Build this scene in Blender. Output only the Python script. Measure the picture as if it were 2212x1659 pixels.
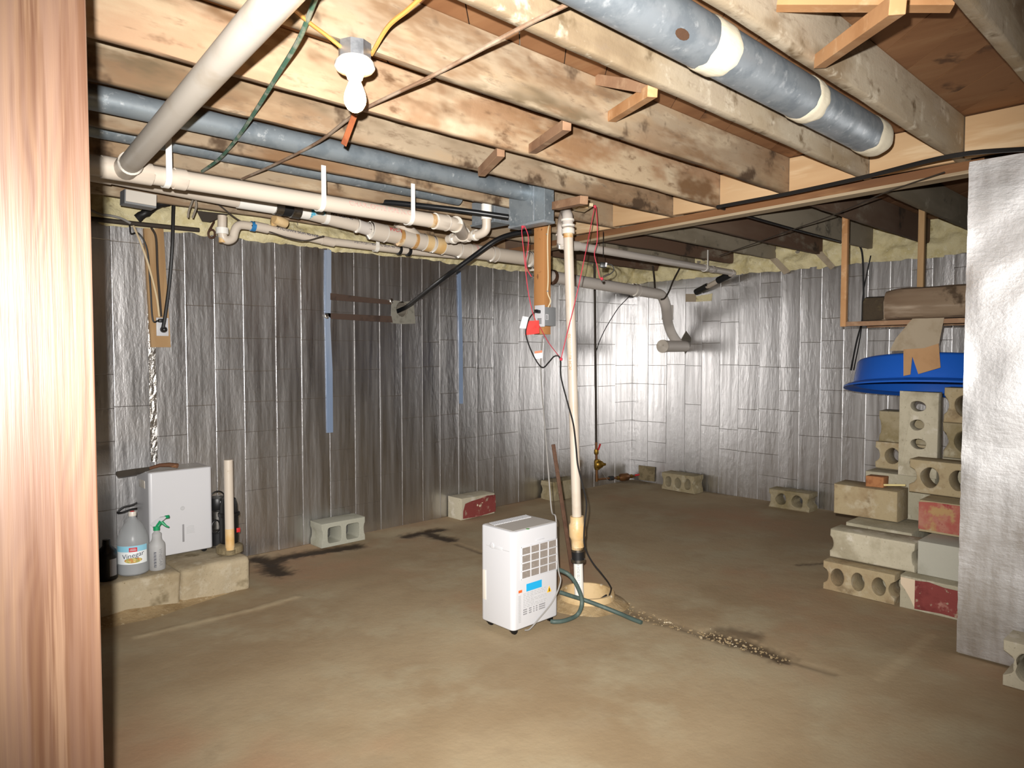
import bpy, bmesh, math, random
import numpy as np
from mathutils import Vector, Matrix, noise as mnoise

for o in list(bpy.data.objects):
    bpy.data.objects.remove(o)
SC = bpy.context.scene
COL = SC.collection
random.seed(7)

# ------------------------------------------------------------------ camera
YAW, PITCH, FPX, CAMH = math.radians(46.43), math.radians(2.35), 1534.0, 1.55
PW, PH = 2212.0, 1659.0
CF = Vector((math.cos(YAW) * math.cos(PITCH), math.sin(YAW) * math.cos(PITCH), -math.sin(PITCH)))
CR = Vector((math.sin(YAW), -math.cos(YAW), 0.0))
CU = CR.cross(CF)
CO = Vector((0, 0, CAMH))
cam = bpy.data.cameras.new('camera')
cam.sensor_width = 36.0
cam.lens = FPX / PW * 36.0
cam.clip_start = 0.02
camo = bpy.data.objects.new('camera', cam)
COL.objects.link(camo)
rot = Matrix((CR, CU, -CF)).transposed()
camo.matrix_world = Matrix.Translation(CO) @ rot.to_4x4()
SC.camera = camo

def ray(x, y):
    return CF + CR * ((x - PW / 2) / FPX) - CU * ((y - PH / 2) / FPX)
def P(x, y, d):                      # pixel + distance along the view axis
    return CO + ray(x, y) * d
def AT(x, y, ax, v):                 # pixel on the plane axis = v
    r = ray(x, y)
    return CO + r * ((v - CO[ax]) / r[ax])

# ------------------------------------------------------------------ light
SC.view_settings.view_transform = 'Standard'
SC.view_settings.look = 'None'
SC.view_settings.gamma = 1.0
SC.view_settings.use_curve_mapping = False
SC.view_settings.exposure = 0.3
world = bpy.data.worlds.new('world')
SC.world = world
world.use_nodes = True
world.node_tree.nodes['Background'].inputs[0].default_value = (0.0, 0.0, 0.0, 1)
world.node_tree.nodes['Background'].inputs[1].default_value = 0.0
# the flash built into the camera, just above and left of the lens
fl = bpy.data.lights.new('camera_flash_offscreen', 'SPOT')
fl.energy = 1180.0
fl.color = (1.0, 0.97, 0.93)
fl.spot_size = math.radians(98)
fl.spot_blend = 1.0
fl.shadow_soft_size = 0.012
flo = bpy.data.objects.new('camera_flash_offscreen', fl)
COL.objects.link(flo)
flo.matrix_world = Matrix.Translation(CO + CU * 0.085 - CR * 0.045) @ rot.to_4x4()

# ------------------------------------------------------------------ materials
def lin(c):
    c = c.lstrip('#')
    r = [int(c[i:i + 2], 16) / 255 for i in (0, 2, 4)]
    return tuple((x / 12.92 if x <= .04045 else ((x + .055) / 1.055) ** 2.4) for x in r) + (1.0,)

def M(name, base, rough=.6, metal=0.0, layers=(), bump=(), stretch=(1, 1, 1), trans=0.0, emit=None,
      attr=(), rvar=None, ior=1.45, alpha=1.0):
    """layers: (scale, lo, hi, colour[, stretch[, detail]]); bump: (scale, strength, distance[, stretch])"""
    m = bpy.data.materials.new(name)
    m.use_nodes = True
    nt = m.node_tree
    N, L = nt.nodes, nt.links
    b = N['Principled BSDF']
    b.inputs['Roughness'].default_value = rough
    b.inputs['Metallic'].default_value = metal
    b.inputs['IOR'].default_value = ior
    b.inputs['Transmission Weight'].default_value = trans
    b.inputs['Alpha'].default_value = alpha
    tc = N.new('ShaderNodeTexCoord')
    info = N.new('ShaderNodeObjectInfo')
    off = N.new('ShaderNodeVectorMath'); off.operation = 'SCALE'
    off.inputs[0].default_value = (13.1, 7.7, 5.3)
    L.new(info.outputs['Random'], off.inputs['Scale'])
    addv = N.new('ShaderNodeVectorMath'); addv.operation = 'ADD'
    L.new(tc.outputs['Object'], addv.inputs[0]); L.new(off.outputs[0], addv.inputs[1])
    def coords(st):
        mp = N.new('ShaderNodeMapping')
        mp.inputs['Scale'].default_value = st
        L.new(addv.outputs[0], mp.inputs['Vector'])
        return mp.outputs[0]
    def tex(sc, st, det=4.0):
        n = N.new('ShaderNodeTexNoise')
        n.inputs['Scale'].default_value = sc
        n.inputs['Detail'].default_value = det
        n.inputs['Roughness'].default_value = .62
        L.new(coords(st), n.inputs['Vector'])
        return n.outputs['Fac']
    def ramp(src, lo, hi):
        r = N.new('ShaderNodeMapRange')
        r.interpolation_type = 'SMOOTHSTEP'
        r.inputs['From Min'].default_value = lo
        r.inputs['From Max'].default_value = hi
        L.new(src, r.inputs['Value'])
        return r.outputs['Result']
    col = N.new('ShaderNodeRGB'); col.outputs[0].default_value = lin(base)
    cur = col.outputs[0]
    def mixin(cur, fac, c):
        mx = N.new('ShaderNodeMix'); mx.data_type = 'RGBA'
        L.new(fac, mx.inputs['Factor'])
        L.new(cur, mx.inputs['A'])
        mx.inputs['B'].default_value = lin(c)
        return mx.outputs['Result']
    for ly in layers:
        sc, lo, hi, c = ly[:4]
        st = ly[4] if len(ly) > 4 and ly[4] else stretch
        det = ly[5] if len(ly) > 5 else 4.0
        cur = mixin(cur, ramp(tex(sc, st, det), lo, hi), c)
    for an, c in attr:
        at = N.new('ShaderNodeAttribute'); at.attribute_name = an
        cur = mixin(cur, at.outputs['Fac'], c)
    L.new(cur, b.inputs['Base Color'])
    if rvar:
        sc, lo, hi, st = rvar
        r = N.new('ShaderNodeMapRange')
        r.inputs['From Min'].default_value = .3; r.inputs['From Max'].default_value = .7
        r.inputs['To Min'].default_value = lo; r.inputs['To Max'].default_value = hi
        L.new(tex(sc, st), r.inputs['Value'])
        L.new(r.outputs['Result'], b.inputs['Roughness'])
    prev = None
    for bp in bump:
        sc, s, dist = bp[:3]
        st = bp[3] if len(bp) > 3 else stretch
        bn = N.new('ShaderNodeBump')
        bn.inputs['Strength'].default_value = s
        bn.inputs['Distance'].default_value = dist
        L.new(tex(sc, st, 5.0), bn.inputs['Height'])
        if prev: L.new(prev, bn.inputs['Normal'])
        prev = bn.outputs[0]
    if prev: L.new(prev, b.inputs['Normal'])
    if emit:
        b.inputs['Emission Color'].default_value = lin(emit[0])
        b.inputs['Emission Strength'].default_value = emit[1]
    return m

XS = (.12, 1, 1)      # grain along x
YS = (1, .12, 1)
ZS = (1, 1, .1)
JL = lambda s: [(1.6, 0.425, 0.620, '#8c7054', s), (4.2, 0.465, 0.640, '#a18a6d', s), (3.1, 0.515, 0.680, '#66563f', s), (6, 0.485, 0.660, '#7d6349', s),
                (7.5, 0.535, 0.700, '#b8a78d', s), (1.1, 0.525, 0.680, '#7a5a3c', s), (30, 0.525, 0.790, '#6d5945', s), (4, 0.560, 0.680, '#4e3c2b')]
MT = dict(
    floor=M('floor_concrete', '#a39072', .85, layers=[(.9, .40, .64, '#958062'), (1.7, .45, .7, '#a6987c'),
            (.6, .5, .68, '#a08163'), (5, .5, .8, '#99866a'), (60, .62, .85, '#87765a')],
            attr=[('pale', '#c2b08f'), ('dirt', '#3a2b19')], bump=[(3, .35, .02), (45, .25, .004)]),
    joist=M('joist_wood', '#9b8a73', .85, layers=JL((.3, 1, 1)), bump=[(12, .4, .006, XS), (50, .3, .002)]),
    joist_pale=M('joist_wood_pale', '#b0a38e', .85, layers=[(1.6, 0.425, 0.640, '#9a8669', (.3, 1, 1)), (5, 0.485, 0.660, '#a89984', (.4, 1, 1)), (3, 0.525, 0.680, '#86735a', (.5, 1, 1)),
            (1.2, 0.525, 0.700, '#8f7a5a', (.5, 1, 1)), (11, 0.545, 0.720, '#c2b6a1'), (30, 0.545, 0.800, '#857460', (.3, 1, 1)), (5, 0.585, 0.700, '#6b5940')], bump=[(12, .5, .008, XS), (50, .4, .003)]),
    joist_pink=M('joist_wood_pink', '#ab8c6f', .85, layers=[(1.5, 0.425, 0.620, '#93704f', (.25, 1, 1)), (4, 0.485, 0.660, '#b8a284', (.3, 1, 1)), (2.6, 0.535, 0.680, '#c0ae92', (.5, 1, 1)),
            (3, 0.525, 0.670, '#785a3d', (.5, 1, 1)), (9, 0.555, 0.720, '#6b4f36', (.5, 1, 1)), (30, 0.545, 0.800, '#7a6049', (.25, 1, 1))], bump=[(12, .5, .008, XS), (50, .4, .003)]),
    joist_dark=M('joist_wood_dark', '#5d4636', .85, layers=[(2, .45, .66, '#6b5848', (.3, 1, 1)), (5, .55, .7, '#7f7465', (.4, 1, 1)), (3, .6, .7, '#3c2e24')],
            bump=[(12, .4, .006, XS)]),
    joist_grey=M('joist_wood_grey', '#8d8371', .85, layers=[(2, .45, .66, '#756b59', (.3, 1, 1)), (6, .55, .7, '#5e574a'), (9, .6, .75, '#a29a88')],
            bump=[(12, .4, .006, XS)]),
    plank=M('subfloor_plank', '#8a6240', .8, layers=[(2.5, .42, .66, '#774f2f', (1, .2, 1)), (8, .5, .75, '#936e4b', (1, .15, 1)), (5, .6, .72, '#5a3d26')],
            bump=[(20, .4, .003, (1, .12, 1))]),
    blocking=M('blocking_wood', '#c5a47c', .8, layers=[(3, .45, .7, '#b38e66', YS), (9, .55, .7, '#d3b893', YS)], bump=[(20, .3, .003, YS)]),
    beam=M('beam_wood', '#7d5636', .8, layers=[(3, .42, .68, '#66442b', YS), (9, .5, .7, '#8a6543', YS)], bump=[(20, .4, .003, YS)]),
    beam_pale=M('beam_wood_pale', '#a9977c', .85, layers=[(3, .42, .68, '#8f7a5f', YS), (9, .55, .7, '#bdae95', YS)], bump=[(20, .4, .003, YS)]),
    brace=M('brace_wood', '#b98b5f', .8, layers=[(4, .45, .7, '#a97a4e'), (12, .5, .7, '#c9a27a')], bump=[(25, .3, .003)]),
    brace_old=M('brace_wood_old', '#96755a', .8, layers=[(4, .45, .7, '#7d5d45'), (12, .5, .7, '#a88a6d')], bump=[(25, .3, .003)]),
    post=M('post_wood', '#573f31', .40, layers=[(1.5, .4, .62, '#644d3f', (2.5, 2.5, .3)), (7, .5, .64, '#4c3222', (3, 3, .12)),
            (22, .52, .72, '#6a5240', (3, 3, .06)), (1.7, .56, .70, '#472d1c')], attr=[('grain', '#755b42')], bump=[(40, .25, .002, (3, 3, .06))]),
    timber=M('timber_orange', '#b07c4a', .7, layers=[(3, .45, .68, '#99683b', ZS), (14, .5, .7, '#bd8b58', ZS), (20, .62, .7, '#754a28')], bump=[(40, .2, .002, ZS)]),
    ply=M('wall_board_wood', '#a5845c', .75, layers=[(4, .45, .68, '#94724b', ZS), (14, .5, .7, '#b1926b', ZS)], bump=[(40, .2, .002, ZS)]),
    old_log=M('old_beam_wood', '#8d7b66', .9, layers=[(3, .42, .66, '#705c49', YS), (9, .5, .7, '#a39380', YS), (5, .6, .7, '#4a3b2c')],
            bump=[(9, .6, .02, (1, .15, 1)), (40, .4, .004, YS)]),
    log_dark=M('old_beam_end', '#453a2c', .95, layers=[(9, .5, .7, '#6c6040')], bump=[(20, .8, .02)]),
    foil=M('foil', '#d2d1d1', .34, 1.0, layers=[(5, .45, .75, '#c4c2c2', (3, 3, .12))], rvar=(4, .27, .45, (5, 5, .25)),
            bump=[(2.0, .22, .03, (2.2, 2.2, .35)), (26, .32, .006, (1, 1, .45)), (90, .15, .002)]),
    foil_sheet=M('foil_sheet', '#d2d1d1', .42, 1.0, rvar=(4, .36, .5, (4, 4, .6)),
            bump=[(5, .25, .012, (1, .5, 1.6)), (24, .2, .004), (90, .15, .002)]),
    foil_edge=M('foil_board_edge', '#8d8578', .9),
    wall_back=M('wall_behind_foil', '#857d70', .9, bump=[(8, .3, .01)]),
    foam=M('spray_foam', '#d8cca2', .85, layers=[(8, .45, .7, '#c9bb8a'), (20, .55, .72, '#e2d9b8'), (5, .62, .72, '#9c8c60')], bump=[(22, .6, .02), (70, .4, .004)]),
    sill=M('sill_concrete', '#8f8574', .9, layers=[(9, .5, .7, '#7a705e')], bump=[(30, .4, .006)]),
    pvc=M('pvc_cream', '#c9bdae', .38, layers=[(4, .5, .74, '#bfb09d', (.3, 1, 1)), (14, .64, .76, '#a89077', (.3, 1, 1))]),
    pvc_white=M('pvc_white', '#e6e3dc', .35, layers=[(6, .55, .75, '#d9d2c6')]),
    pvc_old=M('pvc_yellowed', '#d7b98a', .4, layers=[(6, .45, .7, '#cfa76c'), (10, .55, .7, '#e0cba6')]),
    pvc_rim=M('pvc_rim', '#d6cfc4', .35),
    pvc_grey=M('pvc_grey', '#c6beb6', .42, layers=[(4, .5, .74, '#b8afa6', (.3, 1, 1))]),
    pvc_dull=M('pvc_dull_grey', '#bfb6aa', .45, layers=[(5, .5, .75, '#b3a797')]),  # a little greyer, darker and rougher than the cream pipe colour
    rust_stain=M('rust_stain', '#b98b54', .5, layers=[(12, .45, .65, '#d8c4a2')]),
    blue_band=M('blue_primer', '#2f76ad', .4, layers=[(15, .5, .7, '#4d8fc0')]),
    cyan=M('cyan_primer', '#3fa4c4', .45, layers=[(14, .42, .6, '#d7d6cc')]),
    rubber=M('black_rubber', '#1a1a1b', .5),
    steel=M('steel_band', '#9d9a95', .3, 1.0, layers=[(20, .5, .7, '#7c7974')]),
    galv=M('galvanized', '#a7afb6', .42, .55, layers=[(9, .42, .66, '#8d969e'), (24, .55, .72, '#c3c9ce'), (4, .6, .75, '#7c848a')], rvar=(9, .36, .52, (1, 1, 1)), bump=[(18, .15, .004)]),
    galv_dark=M('galvanized_dull', '#8e979d', .45, .45, layers=[(9, .42, .66, '#7a848b'), (26, .6, .72, '#b9bfc3')], bump=[(18, .15, .004)]),
    mastic=M('duct_mastic', '#e6dcc4', .6, layers=[(12, .5, .7, '#d9cdb2')], bump=[(30, .5, .006, (.2, 1, 1))]),
    abs=M('black_poly', '#17181a', .35, layers=[(10, .55, .75, '#2d2e30')]),
    copper=M('copper', '#b8704e', .3, 1.0, layers=[(20, .5, .7, '#7d4a34')]),
    copper_old=M('copper_old', '#7a5433', .5, .6, layers=[(9, .5, .7, '#5c3d27')]),
    brass=M('brass', '#9b7a35', .4, .9, layers=[(25, .5, .7, '#6d5526')]),
    red=M('red_plastic', '#c4252a', .45),
    orange_tape=M('orange_red_tag', '#f0322a', .5, layers=[(30, .6, .7, '#d6251f')]),
    string=M('red_string', '#c2384a', .8),
    white=M('white_plastic', '#c8c8cb', .35),
    white2=M('white_plastic_cover', '#c4c5c8', .4),
    top_grey=M('grey_top_plastic', '#b6b1ab', .5),
    filter=M('filter_grey', '#857c74', .7, layers=[(60, .5, .7, '#948b83')]),
    grey=M('grey_plastic', '#7f8183', .5),
    lgrey=M('light_grey_print', '#b5b5b6', .6),
    mgrey=M('mid_grey_print', '#8c8b8d', .6),
    black=M('black_plastic', '#141415', .4),
    dark_line=M('dark_line', '#2c2b2b', .7),
    cyan_label=M('cyan_label', '#1ea3d8', .5),
    orange_label=M('orange_label', '#d9622a', .5),
    yellow=M('yellow_label', '#f0b428', .5),
    green=M('green_plastic', '#17915c', .4),
    green_dot=M('green_sticker', '#4b9a3d', .5),
    hose=M('hose_green', '#44534e', .55, layers=[(12, .5, .7, '#526059')]),
    cable_green=M('cable_green', '#4a6f5c', .6, layers=[(9, .45, .6, '#8f9688')]),
    cable_brown=M('cable_brown', '#7d6450', .7, layers=[(6, .45, .65, '#9c8a78')]),
    cable_grey=M('cable_grey', '#8b8884', .6),
    cable_black=M('cable_black', '#1b1a1a', .5),
    cable_dark=M('cable_dark', '#3a322a', .7),
    romex=M('cable_yellow', '#c2914b', .5),
    romex_cream=M('cable_cream', '#d8c4a0', .6),
    rust=M('rusty_iron', '#59402f', .75, .3, layers=[(12, .42, .65, '#4d3325'), (30, .55, .7, '#65483a')], bump=[(40, .5, .003)]),
    rust_strap=M('rusty_strap', '#9b5a36', .7, .2, layers=[(12, .45, .65, '#7d4328')]),
    porcelain=M('porcelain', '#ece7df', .3),
    boxmetal=M('box_metal', '#a7abb0', .4, .8, layers=[(14, .5, .7, '#878b90')]),
    bulb=M('bulb_glow', '#ffe9c8', .4, emit=('#ffc584', 24.0)),
    block=M('concrete_block', '#aca58f', .95, layers=[(5, .45, .7, '#9c947c'), (14, .55, .72, '#bab39f'), (70, .6, .75, '#857d68')], bump=[(60, .6, .006), (160, .4, .002)]),
    block_tan=M('concrete_block_tan', '#a89878', .95, layers=[(3, .45, .66, '#978263'), (9, .52, .68, '#b3a68c'), (6, .58, .7, '#87765a'), (80, .6, .78, '#80714f')], bump=[(60, .6, .006)]),
    block_pale=M('concrete_block_pale', '#bdb59f', .95, layers=[(4, .45, .68, '#9f967f'), (7, .56, .7, '#cfc8b8'), (70, .6, .75, '#8d8570')], bump=[(50, .6, .006)]),
    block_smooth=M('concrete_block_smooth', '#b1afa2', .95, layers=[(5, .5, .7, '#a4a193')], bump=[(80, .5, .003)]),
    block_new=M('concrete_block_new', '#aaa99a', .95, layers=[(4, .5, .7, '#9b9a88'), (90, .55, .75, '#bab9aa')], bump=[(120, .6, .003)]),
    block_brown=M('concrete_block_dirty', '#9c9075', .95, layers=[(4, .42, .66, '#857857'), (10, .54, .7, '#b0a78f'), (60, .6, .75, '#6f6548')], bump=[(40, .7, .008)]),
    red_paint=M('red_paint', '#823b37', .8, layers=[(5, .5, .68, '#6d2b29'), (8, .57, .68, '#a57468'), (18, .6, .68, '#a08d78')], bump=[(50, .4, .003)]),
    red_paint2=M('red_paint_worn', '#a2564c', .85, layers=[(4.5, .44, .58, '#ab7664'), (7, .5, .62, '#ab8a5e'), (9, .55, .64, '#943c3c'), (6, .6, .68, '#b3a084')], bump=[(50, .5, .004)]),
    white_paint=M('white_paint', '#d6c3a9', .8),
    brick=M('brick_orange', '#a9744b', .9, layers=[(14, .5, .7, '#8d5a38')], bump=[(60, .5, .004)]),
    pad=M('pad_concrete', '#ab9d83', .92, layers=[(3, .45, .66, '#958568'), (6, .54, .7, '#b8ad97'), (4, .6, .72, '#7d7056'), (60, .6, .75, '#857659')],
            bump=[(6, .5, .02), (50, .5, .005)]),
    crock=M('crock_plastic', '#c0a67c', .7, layers=[(6, .45, .66, '#a78b60'), (12, .58, .68, '#dcd0b8')], bump=[(20, .3, .006)]),
    mud=M('dry_mud', '#a18a66', .95, layers=[(9, .45, .7, '#8a7350'), (25, .55, .7, '#b8a584')], bump=[(30, .7, .01)]),
    gravel=M('gravel', '#9a8666', .9, layers=[(20, .45, .6, '#7d6a4c'), (31, .58, .64, '#c4b89f')]),
    pool=M('pool_blue', '#1f5fc4', .4),
    cardboard=M('cardboard', '#b08a63', .85, layers=[(5, .45, .7, '#a37d57')]),
    cardboard_dust=M('cardboard_dusty', '#a39580', .9, layers=[(7, .45, .7, '#93846d')]),
    tape_blue=M('blue_tape', '#8fa3c2', .35, .35, layers=[(5, .45, .7, '#b3c0d4', ZS)], bump=[(9, .3, .006, ZS)]),
    tape_brown=M('brown_strip', '#4c3c33', .6, layers=[(9, .5, .7, '#3a2e28')]),
    tape_foil=M('foil_tape', '#b6b2ad', .25, 1.0, bump=[(40, .7, .008)]),
    tape_pale=M('pale_patch', '#8f8c81', .7, .3, layers=[(20, .5, .7, '#77746a')]),
    clear=M('clear_plastic', '#dfe3e6', .28, trans=.55, ior=1.3, alpha=.55),
    clear2=M('milky_plastic', '#d6d6d6', .4, trans=.45, ior=1.3, alpha=.72),
    liquid=M('bottle_liquid', '#b9bcbf', .3, trans=.4, alpha=.8),
    vin_label=M('vinegar_label', '#e9eef0', .5),
    vin_blue=M('vinegar_label_blue', '#8fc9e0', .5),
    vin_green=M('vinegar_picture', '#a9a65c', .6, layers=[(40, .45, .6, '#c98a4c'), (60, .5, .62, '#d9c77a')]),
    ink=M('dark_ink', '#3b3f52', .6),
    pink_print=M('pink_print', '#cfa39a', .6),
    red_print=M('red_print', '#c8323c', .5),
    cast=M('cast_base', '#84765a', .9, layers=[(14, .45, .65, '#6b5f46')], bump=[(40, .6, .005)]),
    machete=M('machete_blade', '#3a332b', .6, .4, layers=[(9, .5, .7, '#2a2420')]),
    rust_wood=M('rusty_handle', '#5f3f2a', .75, layers=[(9, .45, .65, '#5d3a25'), (20, .55, .7, '#a2744f')]),
    stick=M('yellow_stick', '#d9c98e', .6),
    web=M('cobweb', '#8a8175', .95),
)

# ------------------------------------------------------------------ mesh helpers (everything in world coordinates)
class G:
    def __init__(s): s.v, s.f = [], []
    def add(s, vs, fs):
        n = len(s.v); s.v += [tuple(v) for v in vs]; s.f += [tuple(i + n for i in f) for f in fs]; return s
    def bm(s, bm):
        bm.verts.index_update()
        s.add([v.co.copy() for v in bm.verts], [[v.index for v in f.verts] for f in bm.faces]); bm.free(); return s
    def box(s, lo, hi, bev=0.0, seg=2, mat=None):
        b = bmesh.new(); bmesh.ops.create_cube(b, size=1)
        c = [(lo[i] + hi[i]) / 2 for i in range(3)]; d = [abs(hi[i] - lo[i]) for i in range(3)]
        for v in b.verts: v.co = Vector((v.co.x * d[0], v.co.y * d[1], v.co.z * d[2]))
        if bev: bmesh.ops.bevel(b, geom=list(b.edges), offset=bev, segments=seg, profile=.5, affect='EDGES')
        for v in b.verts:
            if mat: v.co = mat @ v.co
            v.co += Vector(c)
        return s.bm(b)
    def bar(s, a, b, w, h, up=(0, 0, 1), bev=0.0):
        """beam from a to b; w sideways, h along up"""
        a, b = Vector(a), Vector(b); d = (b - a); ln = d.length; d.normalize()
        u = Vector(up); sd = d.cross(u)
        if sd.length < 1e-4: sd = d.cross(Vector((1, 0, 0)))
        sd.normalize(); u = sd.cross(d).normalized()
        bm = bmesh.new(); bmesh.ops.create_cube(bm, size=1)
        for v in bm.verts: v.co = Vector((v.co.x * ln, v.co.y * w, v.co.z * h))
        if bev: bmesh.ops.bevel(bm, geom=list(bm.edges), offset=bev, segments=2, profile=.5, affect='EDGES')
        mid = (a + b) / 2
        for v in bm.verts: v.co = mid + d * v.co.x + sd * v.co.y + u * v.co.z
        return s.bm(bm)
    def tube(s, pts, r, n=12, cap=True, radii=None):
        pts = [Vector(p) for p in pts]; m = len(pts)
        tans = []
        for i in range(m):
            t = (pts[min(i + 1, m - 1)] - pts[max(i - 1, 0)])
            tans.append(t.normalized() if t.length > 1e-9 else Vector((0, 0, 1)))
        ref = Vector((0, 0, 1)) if abs(tans[0].z) < .9 else Vector((1, 0, 0))
        nrm = (ref - tans[0] * ref.dot(tans[0])).normalized()
        vs, fs = [], []
        for i in range(m):
            nrm = (nrm - tans[i] * nrm.dot(tans[i])); nrm.normalize()
            bi = tans[i].cross(nrm); rr = radii[i] if radii else r
            for k in range(n):
                a = 2 * math.pi * k / n
                vs.append(pts[i] + nrm * (math.cos(a) * rr) + bi * (math.sin(a) * rr))
        for i in range(m - 1):
            for k in range(n):
                k2 = (k + 1) % n
                fs.append((i * n + k, i * n + k2, (i + 1) * n + k2, (i + 1) * n + k))
        if cap:
            fs.append(tuple(range(n - 1, -1, -1))); fs.append(tuple((m - 1) * n + k for k in range(n)))
        return s.add(vs, fs)
    def ring(s, c, axis, r0, r1, ln, n=20):
        """a sleeve around a pipe: outer r1, inner r0"""
        c, ax = Vector(c), Vector(axis).normalized()
        a, b = c - ax * ln / 2, c + ax * ln / 2
        return s.tube([a, a, b, b], 0, n, False, [r0, r1, r1, r0])
    def lathe(s, prof, c, n=24, axis=(0, 0, 1), cap=False):
        ax = Vector(axis).normalized(); ref = Vector((1, 0, 0)) if abs(ax.x) < .9 else Vector((0, 1, 0))
        u = (ref - ax * ref.dot(ax)).normalized(); w = ax.cross(u); c = Vector(c)
        vs, fs = [], []
        for r, z in prof:
            for k in range(n):
                a = 2 * math.pi * k / n
                vs.append(c + ax * z + u * (math.cos(a) * r) + w * (math.sin(a) * r))
        for i in range(len(prof) - 1):
            for k in range(n):
                k2 = (k + 1) % n
                fs.append((i * n + k, i * n + k2, (i + 1) * n + k2, (i + 1) * n + k))
        if cap:
            fs.append(tuple(range(n - 1, -1, -1))); fs.append(tuple((len(prof) - 1) * n + k for k in range(n)))
        return s.add(vs, fs)
    def sheet(s, pts, th, nrm):
        """a flat polygon with thickness"""
        pts = [Vector(p) for p in pts]; nn = Vector(nrm).normalized() * th; m = len(pts)
        vs = pts + [p + nn for p in pts]
        fs = [tuple(range(m - 1, -1, -1)), tuple(range(m, 2 * m))] + [(i, (i + 1) % m, m + (i + 1) % m, m + i) for i in range(m)]
        return s.add(vs, fs)
    def jitter(s, a, sc=9.0):
        s.v = [tuple(Vector(v) + mnoise.noise_vector(Vector(v) * sc) * a) for v in s.v]; return s

def fillet(pts, rad, n=6):
    pts = [Vector(p) for p in pts]; out = [pts[0]]
    for i in range(1, len(pts) - 1):
        a, b, c = pts[i - 1], pts[i], pts[i + 1]
        d1, d2 = (a - b), (c - b)
        r = min(rad, d1.length * .48, d2.length * .48)
        p, q = b + d1.normalized() * r, b + d2.normalized() * r
        for k in range(n + 1):
            t = k / n
            out.append(p * (1 - t) ** 2 + b * 2 * t * (1 - t) + q * t * t)
    out.append(pts[-1]); return out

def spline(pts, n=8):
    pts = [Vector(p) for p in pts]; q = [pts[0] * 2 - pts[1]] + pts + [pts[-1] * 2 - pts[-2]]; out = []
    for i in range(1, len(q) - 2):
        a, b, c, d = q[i - 1:i + 3]
        for k in range(n):
            t = k / n
            out.append(.5 * ((2 * b) + (c - a) * t + (2 * a - 5 * b + 4 * c - d) * t * t + (3 * b - a - 3 * c + d) * t ** 3))
    out.append(pts[-1]); return out

def obj(name, g, mat, parent=None, smooth=True, ang=40):
    me = bpy.data.meshes.new(name)
    loc = Vector(parent['_w']) if parent is not None else Vector((0, 0, 0))
    own = Vector((0, 0, 0))
    if parent is None and g.v:
        a = np.array(g.v); own = Vector(((a[:, 0].min() + a[:, 0].max()) / 2, (a[:, 1].min() + a[:, 1].max()) / 2, a[:, 2].min()))
    sh = loc + own
    me.from_pydata([(v[0] - sh.x, v[1] - sh.y, v[2] - sh.z) for v in g.v], [], g.f)
    if smooth:
        me.polygons.foreach_set('use_smooth', [True] * len(me.polygons))
        me.set_sharp_from_angle(angle=math.radians(ang))
    bm = bmesh.new(); bm.from_mesh(me); bmesh.ops.recalc_face_normals(bm, faces=bm.faces); bm.to_mesh(me); bm.free()
    if smooth: me.set_sharp_from_angle(angle=math.radians(ang))
    me.materials.append(mat if not isinstance(mat, str) else MT[mat])
    o = bpy.data.objects.new(name, me); COL.objects.link(o)
    if parent is not None: o.parent = parent
    else: o.location = own
    o['_w'] = tuple(sh)
    return o

def tag(o, label, cat, group=None):
    o['label'] = label; o['category'] = cat
    if group: o['group'] = group
    return o

def thing(name, label, cat, loc, group=None):
    o = bpy.data.objects.new(name, None); COL.objects.link(o)
    o.empty_display_size = .05
    o.location = loc; o['_w'] = tuple(Vector(loc))
    return tag(o, label, cat, group)

def struct(o):
    o['kind'] = 'structure'; return o

def plate(outer, holes, th, place, bev=0.0):
    """2-D outline with holes, extruded to th; place(x, y, z) -> world; returns G"""
    cu = bpy.data.curves.new('t', 'CURVE'); cu.dimensions = '2D'; cu.fill_mode = 'BOTH'
    cu.extrude = th / 2 - bev; cu.bevel_depth = bev; cu.bevel_resolution = 1; cu.offset = -bev
    for lp in [outer] + list(holes):
        sp = cu.splines.new('POLY'); sp.points.add(len(lp) - 1); sp.use_cyclic_u = True
        for p, q in zip(sp.points, lp): p.co = (q[0], q[1], 0, 1)
    o = bpy.data.objects.new('t', cu)
    COL.objects.link(o)
    bpy.context.view_layer.update()
    me = bpy.data.meshes.new_from_object(o.evaluated_get(bpy.context.evaluated_depsgraph_get()))
    g = G().add([place(*v.co) for v in me.vertices], [tuple(p.vertices) for p in me.polygons])
    bpy.data.objects.remove(o); bpy.data.curves.remove(cu); bpy.data.meshes.remove(me)
    return g

def text(body, size, place, th=.0006):
    cu = bpy.data.curves.new('t', 'FONT'); cu.body = body; cu.size = size; cu.extrude = th / 2
    cu.align_x = 'CENTER'; cu.align_y = 'CENTER'
    o = bpy.data.objects.new('t', cu); COL.objects.link(o)
    bpy.context.view_layer.update()
    me = bpy.data.meshes.new_from_object(o.evaluated_get(bpy.context.evaluated_depsgraph_get()))
    g = G().add([place(*v.co) for v in me.vertices], [tuple(p.vertices) for p in me.polygons])
    bpy.data.objects.remove(o); bpy.data.curves.remove(cu); bpy.data.meshes.remove(me)
    return g

def oval(cx, cy, rx, ry, n=20, p=2.0):
    out = []
    for k in range(n):
        a = 2 * math.pi * k / n; c, s_ = math.cos(a), math.sin(a)
        out.append((cx + rx * math.copysign(abs(c) ** (2 / p), c), cy + ry * math.copysign(abs(s_) ** (2 / p), s_)))
    return out

# ================================================================== the setting
WA, WB = 5.33, 7.12          # foil wall behind the pipes (y), foil wall at the far end (x)
JZ, SUB = 2.54, 2.755        # underside of joists, underside of floor boards
TOPZ = 2.43                  # top of the foil

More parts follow.
